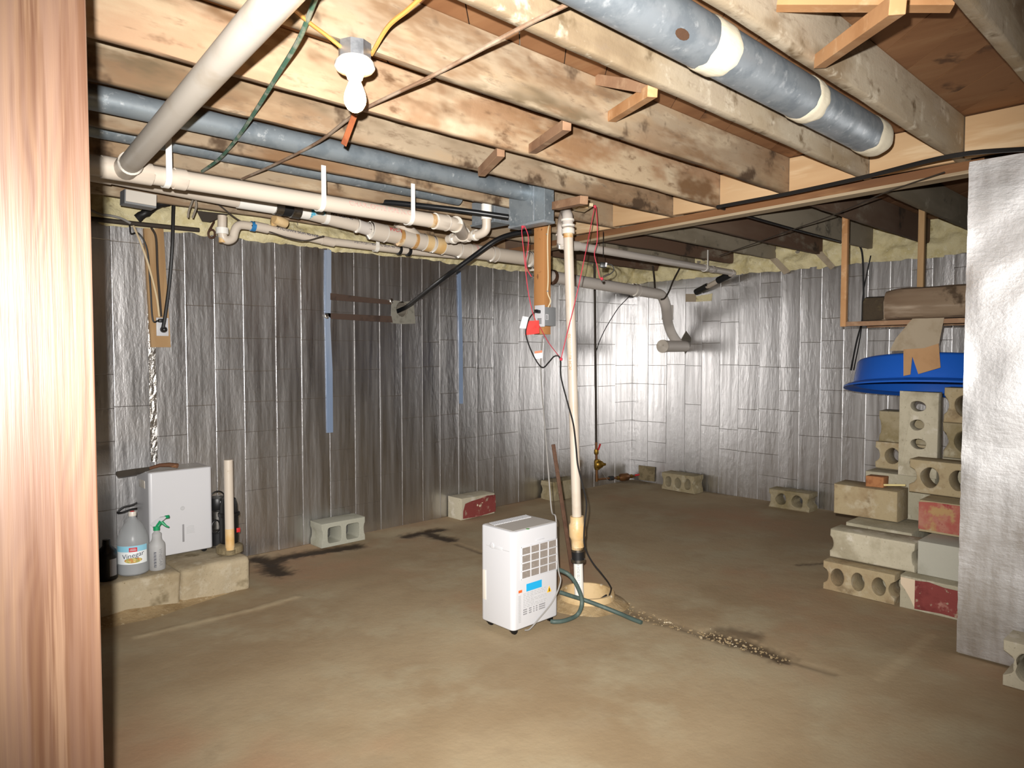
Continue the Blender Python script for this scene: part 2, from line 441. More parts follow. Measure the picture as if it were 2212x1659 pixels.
# ---- floor: concrete grid with broken trenches and the sump hole pressed into it
def floor_mesh():
    st = .022
    xs = np.arange(-2.4, 7.3, st); ys = np.arange(-2.7, 5.45, st)
    X, Y = np.meshgrid(xs, ys, indexing='ij')
    Z = .0022 * (np.sin(X * 2.1 + .7 * np.sin(Y * 1.3)) + np.sin(Y * 2.7 + X * .8))
    rng = np.random.RandomState(3)
    wob = .5 + .5 * np.sin(X * 37.1 + 3 * np.sin(Y * 29.3)) * np.sin(Y * 41.7 + 2 * np.sin(X * 23.0))
    dirt = np.zeros_like(X); pale = np.zeros_like(X)
    def seg(pts, w, depth, arr, amt=1.0, rag=.35):
        nonlocal Z
        P2 = [AT(x, y, 2, 0) for x, y in pts]
        best = np.full_like(X, 9.0)
        for a, b in zip(P2[:-1], P2[1:]):
            dx, dy = b.x - a.x, b.y - a.y; L2 = dx * dx + dy * dy
            t = np.clip(((X - a.x) * dx + (Y - a.y) * dy) / L2, 0, 1)
            best = np.minimum(best, np.hypot(X - a.x - t * dx, Y - a.y - t * dy))
        ww = w * (1 - rag + 2 * rag * wob)
        k = np.clip(1.5 - best / ww, 0, 1)
        np.maximum(arr, k * amt, out=arr)
        if depth: Z -= depth * np.clip(k, 0, 1)
    seg([(556, 1206), (585, 1213), (612, 1203), (650, 1197), (700, 1190), (768, 1179)], .075, .008, dirt)
    seg([(585, 1214), (592, 1232), (607, 1238)], .08, .008, dirt)
    seg([(880, 1158), (918, 1149), (946, 1160), (972, 1166)], .06, .008, dirt)
    seg([(925, 1146), (950, 1144)], .06, .008, dirt)
    seg([(985, 1175), (1040, 1195)], .02, .008, dirt, .45)
    seg([(1318, 1296), (1370, 1325), (1430, 1345), (1520, 1372), (1600, 1395)], .04, .006, dirt, .38)
    seg([(1540, 1372), (1610, 1392), (1690, 1424)], .06, .010, dirt, .85)
    seg([(1560, 1365), (1625, 1375)], .06, .0, dirt, .6)
    seg([(1700, 1428), (1800, 1455)], .02, .006, dirt, .3)
    seg([(1722, 1219), (1790, 1215)], .02, .004, dirt, .6)
    seg([(1640, 1075), (1530, 1062), (1470, 1058)], .08, .0, dirt, .5)
    seg([(1330, 1040), (1400, 1042)], .12, .0, dirt, .55)
    seg([(300, 1376), (430, 1345), (560, 1313), (640, 1290)], .025, -.004, pale, .6)
    seg([(560, 1200), (700, 1172), (850, 1150), (1000, 1128), (1200, 1088)], .10, 0, pale, .25, .3)
    seg([(1900, 1470), (1960, 1420), (2010, 1375)], .03, .003, pale, .3)
    r = np.hypot(X - 3.37, Y - 2.86)
    Z = np.where(r < .185, -.45, Z)
    nx, ny = X.shape
    V = np.stack([X.ravel(), Y.ravel(), Z.ravel()], 1)
    i = (np.arange(nx - 1)[:, None] * ny + np.arange(ny - 1)[None, :]).ravel()
    F = np.stack([i, i + ny, i + ny + 1, i + 1], 1)
    me = bpy.data.meshes.new('floor')
    me.vertices.add(len(V)); me.vertices.foreach_set('co', V.ravel())
    me.loops.add(F.size); me.loops.foreach_set('vertex_index', F.ravel())
    me.polygons.add(len(F)); me.polygons.foreach_set('loop_start', np.arange(0, F.size, 4)); 
    me.polygons.foreach_set('use_smooth', np.ones(len(F), bool))
    me.update(); me.validate()
    for nm, arr in (('dirt', dirt), ('pale', pale)):
        at = me.attributes.new(nm, 'FLOAT', 'POINT'); at.data.foreach_set('value', arr.ravel())
    me.materials.append(MT['floor'])
    o = bpy.data.objects.new('floor', me); COL.objects.link(o)
    return struct(o)
floor_mesh()

# ---- ceiling: diagonal floor boards seen from below, each its own board
ceil = struct(obj('ceiling', G().box((-2.5, -2.8, SUB + .026), (7.3, 5.5, SUB + .05)), 'wall_back', smooth=False))
def clip(poly, ax, v, keep_less):
    out = []
    for i in range(len(poly)):
        a, b = poly[i], poly[(i + 1) % len(poly)]
        ia, ib = ((a[ax] <= v) == keep_less), ((b[ax] <= v) == keep_less)
        if ia: out.append(a)
        if ia != ib:
            t = (v - a[ax]) / (b[ax] - a[ax]); out.append((a[0] + (b[0] - a[0]) * t, a[1] + (b[1] - a[1]) * t))
    return out
S2 = math.sqrt(.5)
t0 = -5.5
while t0 < 7.0:
    w = .182
    q = [((s + t) * S2, (s - t) * S2) for s, t in ((-4, t0 + .002), (10, t0 + .002), (10, t0 + w - .002), (-4, t0 + w - .002))]
    for ax, v, k in ((0, -2.45, False), (0, 7.25, True), (1, -2.7, False), (1, 5.45, True)):
        q = clip(q, ax, v, k) if len(q) > 2 else q
    if len(q) > 2:
        dz = random.uniform(0, .003)
        obj('plank', G().sheet([(a, b, SUB + dz) for a, b in q], .024, (0, 0, 1)), 'plank', ceil, smooth=False)
    t0 += w

# ---- foil walls: folded boards, every fold a panel of its own
ZL = [.26, .50, .74, .97, 1.19, 1.43, 1.68, 1.92, 2.16, 2.31]
def foil_panel(u0, u1, place, z0=.0, z1=TOPZ, bow=0.0, tilt=0.0):
    w = u1 - u0
    prof = [(0, .005), (.0008, .0024), (.002, .0009), (.004, .0002), (.012, 0)]
    n = 5
    pr = [(u0 + a, b) for a, b in prof]
    for k in range(1, n):
        t = k / n; pr.append((u0 + .012 + (w - .024) * t, -bow * math.sin(math.pi * t)))
    pr += [(u1 - a, b) for a, b in reversed(prof)]
    pr = [(u, d + tilt * ((u - u0) / w - .5)) for u, d in pr]
    rows = [(z0, 0)]
    for z in ZL:
        zz = z + random.uniform(-.012, .012)
        if random.random() < .5 and z0 + .02 < zz < z1 - .02: rows += [(zz - .0025, 0), (zz, .0014), (zz + .0025, 0)]
    rows.append((z1, 0))
    vs, fs = [], []
    m = len(pr)
    for z, din in rows:
        for k, (u, d) in enumerate(pr):
            wob = .0018 * mnoise.noise(Vector((u * 9, z * 2.2, u0)))
            vs.append(place(u, d + din + wob, z))
    for j in range(len(rows) - 1):
        for k in range(m - 1):
            fs.append((j * m + k, j * m + k + 1, (j + 1) * m + k + 1, (j + 1) * m + k))
    return G().add(vs, fs)
def opened(g, poly, ax):
    """cut the polygon (u, z) out of a panel; ax = 0 when u is x, 1 when u is y"""
    bm = bmesh.new(); vs = [bm.verts.new(v) for v in g.v]
    for f in g.f: bm.faces.new([vs[i] for i in f])
    for (u0, z0), (u1, z1) in zip(poly, poly[1:] + poly[:1]):
        n = (z1 - z0, 0, -(u1 - u0)) if ax == 0 else (0, z1 - z0, -(u1 - u0))
        c = (u0, 0, z0) if ax == 0 else (0, u0, z0)
        bmesh.ops.bisect_plane(bm, geom=bm.verts[:] + bm.edges[:] + bm.faces[:], plane_co=c, plane_no=n, dist=1e-6)
    def inside(u, z):
        k = [(b[0] - a[0]) * (z - a[1]) - (b[1] - a[1]) * (u - a[0]) for a, b in zip(poly, poly[1:] + poly[:1])]
        return all(q > 0 for q in k) or all(q < 0 for q in k)
    dead = [f for f in bm.faces if inside(f.calc_center_median()[ax], f.calc_center_median().z)]
    bmesh.ops.delete(bm, geom=dead, context='FACES')
    return G().bm(bm)
HA_ = AT(868, 668, 1, WA)
HOLE_A = [(HA_.x + math.cos(k * math.pi / 6) * .065, HA_.z + math.sin(k * math.pi / 6) * .07) for k in range(12)]
HOLE_B = [(AT(x, y, 0, WB).y, AT(x, y, 0, WB).z) for x, y in ((1471, 733), (1482, 714), (1493, 730), (1492, 748), (1480, 766))]
wa = struct(obj('wall_back', plate([(-2.5, -.02), (WB + .2, -.02), (WB + .2, SUB), (-2.5, SUB)], [HOLE_A], .30, lambda x, y, z: (x, WA + .166 + z, y)), 'wall_back', smooth=False))
us = [AT(x, 700, 1, WA).x for x in (243, 328, 400, 463, 525, 595, 650, 710, 765, 820, 867, 912, 950, 990, 1030, 1065, 1120, 1175, 1208, 1247, 1285, 1330, 1374)]
u = us[0]
while u > -2.3:
    u -= .22; us.insert(0, u)
us.append(WB)
for i in range(len(us) - 1):
    mid = (us[i] + us[i + 1]) / 2
    g = foil_panel(us[i], us[i + 1], lambda a, d, z: (a, WA + d, z), bow=random.uniform(-.001, .003), tilt=random.uniform(-.0016, .0016))
    if us[i] < HA_.x + .07 and us[i + 1] > HA_.x - .07: g = opened(g, HOLE_A, 0)
    obj('foil_panel', g,
        'foil', wa, ang=14)
wb = struct(obj('wall_right', plate([(-2.8, -.02), (WA + .1, -.02), (WA + .1, SUB), (-2.8, SUB)], [HOLE_B], .30, lambda x, y, z: (WB + .166 + z, x, y)), 'wall_back', smooth=False))
us = [WA - .0] + [AT(x, 800, 0, WB).y for x in (1400, 1440, 1480, 1515, 1555, 1595, 1640, 1685, 1728, 1773, 1822, 1872, 1920, 1965, 2010, 2055)]
while us[-1] > -2.5: us.append(us[-1] - .22)
for i in range(len(us) - 1):
    g = foil_panel(us[i + 1], us[i], lambda a, d, z: (WB + d, a, z), bow=random.uniform(-.001, .003), tilt=random.uniform(-.0016, .0016))
    if us[i + 1] < max(q[0] for q in HOLE_B) and us[i] > min(q[0] for q in HOLE_B): g = opened(g, HOLE_B, 1)
    obj('foil_panel', g, 'foil', wb, ang=14)
# far side wall closing the space behind the partition
struct(obj('wall_left', G().box((-2.6, -2.8, -.02), (-2.48, WA + .1, SUB)), 'wall_back', smooth=False))
struct(obj('wall_front', G().box((-2.6, -2.85, -.02), (WB + .2, -2.7, SUB)), 'wall_back', smooth=False))

# ---- foil partition at the right
def partition():
    X0, X1, Y0, Y1, Z1 = 4.168, 4.192, 1.037, -2.6, 2.522
    ny, nz = 90, 64
    vs, fs = [], []
    for j in range(nz + 1):
        for i in range(ny + 1):
            y = Y0 + (Y1 - Y0) * i / ny; z = .012 + (Z1 - .012) * j / nz
            d = .006 * mnoise.noise(Vector((y * 3, z * 3, 1))) + .0035 * mnoise.noise(Vector((y * 5 + z * 7, z * 3 - y * 2, 5)))
            if i == 0: d = 0
            e = .004 * mnoise.noise(Vector((3, z * 22, 0))) if i == 0 else 0
            vs.append((X0 + d, y + e, z))
    for j in range(nz):
        for i in range(ny):
            a = j * (ny + 1) + i; fs.append((a, a + 1, a + ny + 2, a + ny + 1))
    p = struct(obj('wall_partition', G().box((X0 + .012, Y1, .005), (X1, Y0 - .004, Z1 - .003)), 'foil_edge', smooth=False))
    obj('foil_sheet', G().add(vs, fs), 'foil_sheet', p, ang=80)
partition()

# ---- spray foam along the tops of both walls
def foam(name, place, u0, u1, seed):
    n = int((u1 - u0) / .022); m = 16
    vs, fs = [], []
    for i in range(n + 1):
        u = u0 + (u1 - u0) * i / n
        low = TOPZ - .012 + .028 * mnoise.noise(Vector((u * 3.1, seed, 0))) + .016 * mnoise.noise(Vector((u * 11, seed, 2)))
        for j in range(m + 1):
            t = j / m; z = low + (SUB - low) * t
            bulge = .055 * math.sin(math.pi * min(1, t * 1.6 + .08)) ** .7 if t < .56 else .02
            d = bulge + .05 * mnoise.noise(Vector((u * 6, z * 9, seed))) + .022 * mnoise.noise(Vector((u * 19, z * 26, seed)))
            vs.append(place(u, max(-.01, d), z))
    for i in range(n):
        for j in range(m):
            a = i * (m + 1) + j; fs.append((a, a + m + 1, a + m + 2, a + 1))
    return G().add(vs, fs)
f1 = obj('foam_band', foam('f', lambda u, d, z: (u, WA + .012 - d, z), -2.4, WB, 1.0), 'foam', wa, ang=80); f1['label'] = 'lumpy yellow spray foam'
f2 = obj('foam_band', foam('f', lambda u, d, z: (WB + .012 - d, u, z), -2.4, WA, 4.0), 'foam', wb, ang=80); f2['label'] = 'lumpy yellow spray foam'

# ---- joists
def joist(x0, x1, yf, seed, wane=.012, z0=JZ, z1=SUB - .002):
    th = .046; n = int((x1 - x0) / .07)
    vs, fs = [], []
    for i in range(n + 1):
        x = x0 + (x1 - x0) * i / n
        w1 = mnoise.noise(Vector((x * 1.3, seed, 0))); w2 = mnoise.noise(Vector((x * 7, seed, 3)))
        dz = wane * max(0, w1) + .003 * w2
        dy = .004 * mnoise.noise(Vector((x * .8, seed, 7)))
        wn = wane * 1.3 * max(0, mnoise.noise(Vector((x * 1.1, seed, 11))))
        a, b = yf - th + dy, yf + dy
        for p in ((a, z0 + dz + .006 + wn), (a + .006 + wn * .6, z0 + dz), (b - .005, z0 + dz), (b, z0 + dz + .005), (b, z1), (a, z1)):
            vs.append((x, p[0], p[1]))
    for i in range(n):
        for k in range(6):
            k2 = (k + 1) % 6; fs.append((i * 6 + k, i * 6 + k2, (i + 1) * 6 + k2, (i + 1) * 6 + k))
    fs.append((5, 4, 3, 2, 1, 0)); fs.append(tuple(n * 6 + k for k in range(6)))
    return G().add(vs, fs)
bx = lambda y: 4.31 + .098 * (y - 1.08)      # far edge of the beam at height y
FJ = {.622: ('joist_pale', 'pale floor joist running over the end of the foil partition'),
      1.108: ('joist_pale', 'pale floor joist beside the big round duct, next to the bay of bare boards'),
      1.58: ('joist_pale', 'pale floor joist beside the big round duct, on its bulb side'),
      2.063: ('joist', 'stained floor joist that carries the light bulb'),
      2.56: ('joist_pink', 'stained floor joist with the rusty strap, next to the bulb joist')}
for y in (-.35, .136, .622, 1.108, 1.58, 2.063, 2.56, 2.955, 3.535, 4.02, 4.505, 4.99):
    mat, lb = FJ.get(y, (('joist') if y > 2 else 'joist_pale', None))
    o = obj('floor_joist', joist(-2.4, bx(y) - .01, y, y), mat, ang=50)
    if lb: tag(o, lb, 'joist', 'floor joists over the room')
    elif y > 2: tag(o, {2.955: 'stained floor joist over the narrow galvanized duct', 3.535: 'stained floor joist over the upper cream drain pipe', 4.02: 'stained floor joist between the upper and the lower drain pipe', 4.505: 'stained floor joist over the lower drain pipe', 4.99: 'last stained floor joist before the foam of the pipe wall'}[y], 'joist', 'floor joists over the room')
    else: tag(o, 'floor joist above the foil partition, past its free edge', 'joist', 'floor joists behind the partition edge')
for i, y in enumerate((.62, 1.10, 1.58, 2.05, 2.53, 3.0, 3.48, 3.96, 4.44, 4.92)):
    o = obj('floor_joist', joist(bx(y) - .07, WB - .03, y + .049, y + 20), 'joist_dark' if i % 2 else 'joist_grey', ang=50)
    if i % 2: tag(o, 'dark brown floor joist between the beam and the end wall', 'joist', 'dark joists past the beam')
    else: tag(o, 'grey weathered floor joist between the beam and the end wall', 'joist', 'grey joists past the beam')

# ---- beam under the joists, with a pale bottom board
tb = thing('support_beam', 'long brown wooden beam crossing under the joists', 'beam', (bx(3) - .05, 3, JZ - .066))
def beamseg(y0, y1, z0, z1, wl, wr):
    g = G(); vs = []
    for y in (y0, y1):
        for xx, z in ((bx(y) - wl, z0), (bx(y) - wr, z0), (bx(y) - wr, z1), (bx(y) - wl, z1)): vs.append((xx, y, z))
    return g.add(vs, [(0, 1, 2, 3), (7, 6, 5, 4), (0, 4, 5, 1), (1, 5, 6, 2), (2, 6, 7, 3), (3, 7, 4, 0)])
obj('beam_board', beamseg(.98, 5.2, JZ - .048, JZ - .001, .095, .004), 'beam', tb, smooth=False)
obj('bottom_board', beamseg(.98, 5.2, JZ - .066, JZ - .0485, .098, 0), 'beam_pale', tb, smooth=False)
ys = [-.35, .136, .622, 1.108, 1.58, 2.063, 2.56, 2.955, 3.535, 4.02]
for a, b in zip(ys[:-1], ys[1:]):
    if a < .6: continue
    g = G(); y0, y1 = a + .006, b - .052
    ym = (y0 + y1) / 2; xm = bx(ym) - .11
    g.box((xm - .02, y0, JZ + .004), (xm + .02, y1, SUB - .006), .002)
    tag(obj('blocking_board', g, 'blocking'), 'cream wood blocking board between two joists, above the beam', 'blocking', 'blocking above the beam')

# ---- wooden post in the foreground
e = AT(207, 829, 1, 1.466)
po = tag(obj('wooden_post', G().box((e.x - .2, 1.468, .0), (e.x, 1.606, JZ - .002), .004), 'post'), 'brown stained wooden post with knots, standing from floor to joists', 'post')
def post_face():
    """front face of the post: growth lines bending round the knots"""
    nx, nz = 96, 420
    x = np.linspace(e.x - .196, e.x - .004, nx); z = np.linspace(.004, JZ - .006, nz)
    X, Z = np.meshgrid(x, z, indexing='ij')
    ph = X + .006 * np.sin(Z * 2.3) + .003 * np.sin(Z * 7.1 + 1)
    kn = np.zeros_like(X)
    for px_, py_, r_ in ((100, 418, .020), (72, 622, .024), (85, 1112, .022), (126, 1100, .026), (150, 130, .015)):
        k = AT(px_, py_, 1, 1.467)
        dx, dz = X - k.x, (Z - k.z) * .38
        rr = np.hypot(dx, dz)
        ph += np.sign(dx) * r_ * .9 * np.exp(-(rr / (r_ * 1.7)) ** 2) * (1 - np.exp(-np.abs(dx) / .006))
        kn = np.maximum(kn, np.exp(-(np.hypot(dx, (Z - k.z) * .8) / (r_ * .55)) ** 2))
    g = .5 + .5 * np.sin(ph * 2 * np.pi * 62 + 1.5 * np.sin(Z * 3))
    g = np.clip(g * (.35 + .35 * np.sin(Z * 5 + X * 31) * np.sin(Z * 1.7 + 2)) , 0, 1) * .5
    me = bpy.data.meshes.new('post_face')
    V = np.stack([X.ravel(), np.full(X.size, 1.4655), Z.ravel()], 1) - np.array(po['_w'])
    i = (np.arange(nx - 1)[:, None] * nz + np.arange(nz - 1)[None, :]).ravel()
    F = np.stack([i, i + nz, i + nz + 1, i + 1], 1)
    me.vertices.add(len(V)); me.vertices.foreach_set('co', V.ravel())
    me.loops.add(F.size); me.loops.foreach_set('vertex_index', F.ravel())
    me.polygons.add(len(F)); me.polygons.foreach_set('loop_start', np.arange(0, F.size, 4))
    me.update(); me.validate()
    at = me.attributes.new('grain', 'FLOAT', 'POINT'); at.data.foreach_set('value', g.ravel())
    me.materials.append(MT['post'])
    o = bpy.data.objects.new('planed_face', me); COL.objects.link(o); o.parent = po
post_face()

# ================================================================== pipes, ducts and lamp under the joists
def pipe_thing(name, label, loc, cat='pipe', group=None): return thing(name, label, cat, loc, group)
def lerp(a, b, t): return Vector(a) * (1 - t) + Vector(b) * t
def wrap_text(root, body, size, a, b, r, ang, mat, part='printed_text'):
    """lettering wrapped on a pipe from a towards b; ang turns it around the pipe from straight up towards the camera"""
    a, b = Vector(a), Vector(b); d = (b - a).normalized(); mid = (a + b) / 2
    up = (Vector((0, 0, 1)) - d * d.z).normalized(); sd = d.cross(up)       # sd points away or to camera
    if sd.dot(CO - mid) < 0: sd = -sd
    def place(x, y, z):
        th = ang - y / r
        return mid + d * x + (up * math.cos(th) + sd * math.sin(th)) * (r + .0008 + z)
    obj(part, text(body, size, place), mat, root)['kind'] = 'stuff'
def sleeve(root, c, d, r, ln, name='coupling', mat='pvc', lip=True):
    d = Vector(d).normalized()
    o = obj(name, G().ring(c, d, r * .96, r * 1.13, ln), mat, root)
    if lip:
        for e in (-1, 1): obj('rim', G().ring(Vector(c) + d * (e * ln / 2), d, r * .98, r * 1.16, .006), 'pvc_rim', o)
    return o
def strap(root, c, d, r, top, w=.022):
    """hanger strap hugging a pipe and rising to z = top"""
    c, d = Vector(c), Vector(d).normalized(); up = Vector((0, 0, 1)); sd = d.cross(up).normalized()
    if sd.dot(CO - c) < 0: sd = -sd
    pts = [c - sd * (r + .004) + up * .01]
    for k in range(13):
        a = math.pi + math.pi * k / 12
        pts.append(c + sd * (math.cos(a) * (r + .005)) + up * (math.sin(a) * (r + .005)))
    pts.append(c + sd * (r + .005) + up * (top - c.z))
    vs, fs = [], []
    for i, p in enumerate(pts):
        q = pts[min(i + 1, len(pts) - 1)] - pts[max(i - 1, 0)]
        nn = d.cross(q).normalized() * .0022
        for e, f in ((-1, -1), (1, -1), (1, 1), (-1, 1)): vs.append(p + d * (w / 2 * e) + nn * f)
    for i in range(len(pts) - 1):
        for k in range(4):
            k2 = (k + 1) % 4; fs.append((i * 4 + k, i * 4 + k2, i * 4 + 4 + k2, i * 4 + 4 + k))
    fs += [(3, 2, 1, 0), tuple(len(pts) * 4 - 4 + k for k in range(4))]
    return obj('hanger_strap', G().add(vs, fs), 'pvc_white', root)

# ---- upper drain pipe with the long diagonal branch
ZU = 2.36; RU = .0428
u0, u1 = AT(150, 349, 2, ZU), AT(1000, 486, 2, ZU)

uT, uE = AT(268, 368, 2, ZU), AT(960, 481, 2, ZU)
T = pipe_thing('upper_drain_pipe', 'cream plastic drain pipe under the joists with a long diagonal branch', (uT.x, uT.y, ZU))
ud = (uE - uT).normalized()
obj('main_pipe', G().tube([uT - ud * .75, uE], RU, 20), 'pvc', T)
dN, dF = AT(588, 0, 2, ZU), AT(272, 352, 2, ZU)
dd = (dN - dF).normalized(); dS = uT + dd * .06 + Vector((0, 0, .0))
obj('diagonal_pipe', G().tube([uT + dd * .05, dN + dd * 1.0], RU, 22), 'pvc_dull', T)
te = obj('tee', G().ring(uT + ud * .01, ud, RU * .96, RU * 1.14, .20).ring(uT + dd * .09, dd, RU * .96, RU * 1.14, .11), 'pvc', T)
obj('rim', G().ring(uT + dd * .145, dd, RU * .98, RU * 1.17, .007), 'pvc_rim', te)
sleeve(T, lerp(uT, uE, .13), ud, RU, .05, lip=False)
for px_, t in ((360, 0), (697, 0), (893, 0)):
    k = (AT(px_, 383 + (px_ - 370) * .158, 2, ZU) - uT).dot(ud)
    strap(T, uT + ud * k, ud, RU, JZ + .004, .026)
# end elbow into the lower pipe
eE = P(1003, 512, 4.95)
el = obj('end_elbow', G().tube(fillet([uE - ud * .02, uE + ud * .1, eE], .09), RU, 18), 'pvc', T)
obj('rim', G().ring(uE + ud * .09, (eE - uE - ud * .1) + ud * .4, RU * .98, RU * 1.2, .012), 'pvc_rim', el)
obj('rim', G().ring(lerp(uE + ud * .1, eE, .75), eE - uE - ud * .1, RU * .98, RU * 1.2, .012), 'pvc_rim', el)
sleeve(T, uE - ud * .03, ud, RU, .09)
obj('glue_stain', G().ring(uE - ud * .1, ud, RU * .99, RU * 1.012, .03), 'rust_stain', T)
wrap_text(T, 'CHARLOTTE PIPE N/C', .042, lerp(uT, uE, .60), lerp(uT, uE, .86), RU, 1.25, 'pink_print')

# ---- lower drain pipe running to the end wall
YL = 4.40
L = lambda x, y: AT(x, y, 1, YL)
la, lb, lc, ld = L(150, 363), L(513, 433), L(592, 446), L(648, 457)
T = pipe_thing('lower_drain_pipe', 'long cream drain pipe with blue and rusty joints running to the end wall', (lc.x, YL, 2.4))
R3, R4 = .0445, .057
obj('main_pipe', G().tube([la, lb], R3, 18), 'pvc', T)
dl = (ld - lb).normalized()
sleeve(T, L(213, 375), dl, R3, .12, lip=False)
wrap_text(T, 'ASTM D-2665 NSF-DWV', .04, L(375, 410), L(505, 434), R3, .95, 'red_print')
obj('white_pipe', G().tube([lb, L(600, 447)], R3 * 1.09, 18), 'pvc_white', T)
rc = obj('rubber_coupling', G().ring(L(616, 449), dl, R3, R3 * 1.2, .075), 'rubber', T)
obj('steel_clamp', G().ring(L(600, 447), dl, R3, R3 * 1.23, .05), 'steel', rc)
obj('steel_clamp', G().ring(L(637, 454), dl, R3, R3 * 1.23, .06), 'steel', rc)
le = L(770, 487)
obj('second_pipe', G().tube([L(640, 454), le], R3, 18), 'pvc', T)
obj('white_sleeve', G().ring(L(655, 457), dl, R3, R3 * 1.1, .07), 'pvc_white', T)
obj('blue_primer', G().ring(L(681, 463), dl, R3 * .99, R3 * 1.02, .10), 'cyan', T)
wrap_text(T, 'NSF-DWV SCH 40', .035, L(690, 466), L(745, 479), R3, 1.0, 'ink')
strap(T, L(702, 468), dl, R3, L(702, 468).z + .06, .03)
f0, f1 = L(786, 492), L(820, 503)
elb = obj('offset_elbow', G().tube([le, L(778, 489.5), f0, f1], R3 * 1.02, 18), 'pvc_grey', T)
obj('rim', G().ring(le, dl, R3, R3 * 1.2, .012), 'pvc_rim', elb)
obj('rim', G().ring(L(797, 496), dl, R3, R3 * 1.2, .012), 'pvc_rim', elb)
m0, m1, m2, m3 = L(806, 499), L(905, 521), L(985, 538), L(1141, 559)
dm = (m1 - m0).normalized()
obj('wide_pipe', G().tube([m0, m1, m2, m3], R4, 20), 'pvc', T)
sleeve(T, L(815, 501), dm, R4, .12)
wy = obj('wye_fitting', G().tube([L(905, 520), L(880, 498), L(862, 478)], R4 * .9, 18).ring(L(890, 518), dm, R4 * .97, R4 * 1.12, .20), 'pvc', T)
obj('glue_stain', G().ring(L(862, 513), dm, R4 * .99, R4 * 1.14, .03), 'rust_stain', T)
obj('glue_stain', G().ring(L(893, 519), dm, R4 * .99, R4 * 1.14, .03), 'rust_stain', T)
obj('blue_primer', G().ring(L(906, 521), dm, R4 * 1.0, R4 * 1.05, .045), 'blue_band', T)
sleeve(T, L(922, 525), dm, R4, .07, mat='pvc_old')
sleeve(T, L(945, 530), dm, R4, .09, mat='pvc_old')
d2 = (m3 - m2).normalized()
sleeve(T, L(1000, 541), d2, R4, .10)
sleeve(T, L(1064, 549), d2, R4, .05)
obj('red_print', G().ring(L(1024, 543), d2, R4 * .99, R4 * 1.008, .02), 'pink_print', T)
wrap_text(T, 'PVC-1', .04, L(800, 499), L(890, 515), R4 * 1.12, 1.15, 'red_print')
# drop behind the hanging timber, then on to the corner
d3, d4 = L(1180, 596), L(1415, 634)
obj('drop_bend', G().tube(fillet([m3, L(1158, 562), L(1172, 594), d3], .08), R4 * 1.06, 18), 'pvc_dull', T)
obj('rim', G().ring(L(1143, 560), d2, R4, R4 * 1.22, .02), 'pvc_rim', T)
obj('rim', G().ring(L(1160, 580), Vector((.3, 0, -1)), R4, R4 * 1.25, .015), 'pvc_rim', T)
obj('rim', G().ring(L(1168, 592), Vector((.6, 0, -1)), R4, R4 * 1.25, .015), 'pvc_rim', T)
dn = (d4 - d3).normalized()
obj('far_pipe', G().tube([d3, d4], R4 * .96, 18), 'pvc_grey', T)
obj('clamp_band', G().ring(L(1193, 599), dn, R4, R4 * 1.2, .03), 'rust', T)
sleeve(T, L(1372, 627), dn, R4, .06, mat='pvc_grey')
w0 = d4 + dn * .12
hole = AT(1488, 742, 0, WB)
w1 = w0 + Vector((.12, .05, -.08)); w2 = Vector((w1.x + .02, w1.y, 1.95)); w3 = Vector((hole.x - .20, hole.y + .04, 1.72))
obj('down_pipe', G().tube(fillet([d4, w0, w0 + Vector((.09, .01, -.10)), P(1443, 700, 8.02), P(1452, 725, 8.1), P(1470, 748, 8.15)], .09), R4 * .96, 18), 'pvc_grey', T)
sleeve(T, P(1442, 675, 8.0), (0, 0, 1), R4, .16, mat='pvc_grey', lip=False)
wye = obj('cleanout_wye', G().tube([P(1432, 748, 7.75), P(1462, 748, 8.02), P(1486, 748, 8.28)], R4 * 1.12, 20), 'pvc_grey', T)
ca, cb = P(1432, 748, 7.75), P(1462, 748, 8.02); cd = (ca - cb).normalized()
obj('cleanout_cap', G().ring(ca, cd, .02, R4 * 1.25, .03).bar(ca + cd * .012 - Vector((0, 0, .02)), ca + cd * .012 + Vector((0, 0, .02)), .018, .02), 'pvc_dull', wye)

# ---- vent riser beside the duct box
T = pipe_thing('vent_pipe', 'short white elbow pipe rising beside the galvanized box', P(1000, 512, 4.9))
pts = [P(968, 517, 4.98), P(1032, 508, 4.78), P(1051, 499, 4.74), P(1051, 440, 4.72), P(1051, 400, 4.72)]
obj('pipe', G().tube(fillet(pts, .06), .030, 16), 'pvc', T)
vd = pts[1] - pts[0]
for x, y in ((980, 515), (1010, 511), (1027, 508)):
    obj('rim', G().ring(P(x, y, 4.94 - (x - 980) * .0031), vd, .030, .038, .02), 'pvc_rim', T)
obj('upper_sleeve', G().ring(P(1051, 458, 4.725), (0, 0, 1), .030, .036, .10), 'pvc_white', T)

# ---- thin drain with the trap
YT = 4.75
K = lambda x, y: AT(x, y, 1, YT)
T = pipe_thing('trap_drain_pipe', 'thin cream drain pipe ending in a curved trap near the foam', (K(700, 520).x, YT, 2.3))
tr = [K(480, 466), K(480, 500), K(483, 514), K(492, 519), K(503, 514), K(507, 500), K(512, 490), K(522, 486), K(546, 489)]
obj('trap', G().tube(spline(tr, 5), .029, 14), 'pvc', T)
obj('tailpiece', G().tube([K(480, 470), K(480, 524)], .023, 12), 'pvc_old', T)
obj('slip_nut', G().ring(K(480, 499), (0, 0, 1), .028, .040, .04), 'pvc_white', T)
obj('pipe', G().tube([K(540, 489), K(573, 493), K(695, 519), K(870, 541), K(990, 552)], .029, 14), 'pvc', T)
td = K(695, 519) - K(573, 493)
obj('blue_primer', G().ring(K(546, 489), td, .028, .034, .03), 'blue_band', T)
for x, y in ((563, 491), (708, 521)): sleeve(T, K(x, y), td, .029, .10, lip=False)
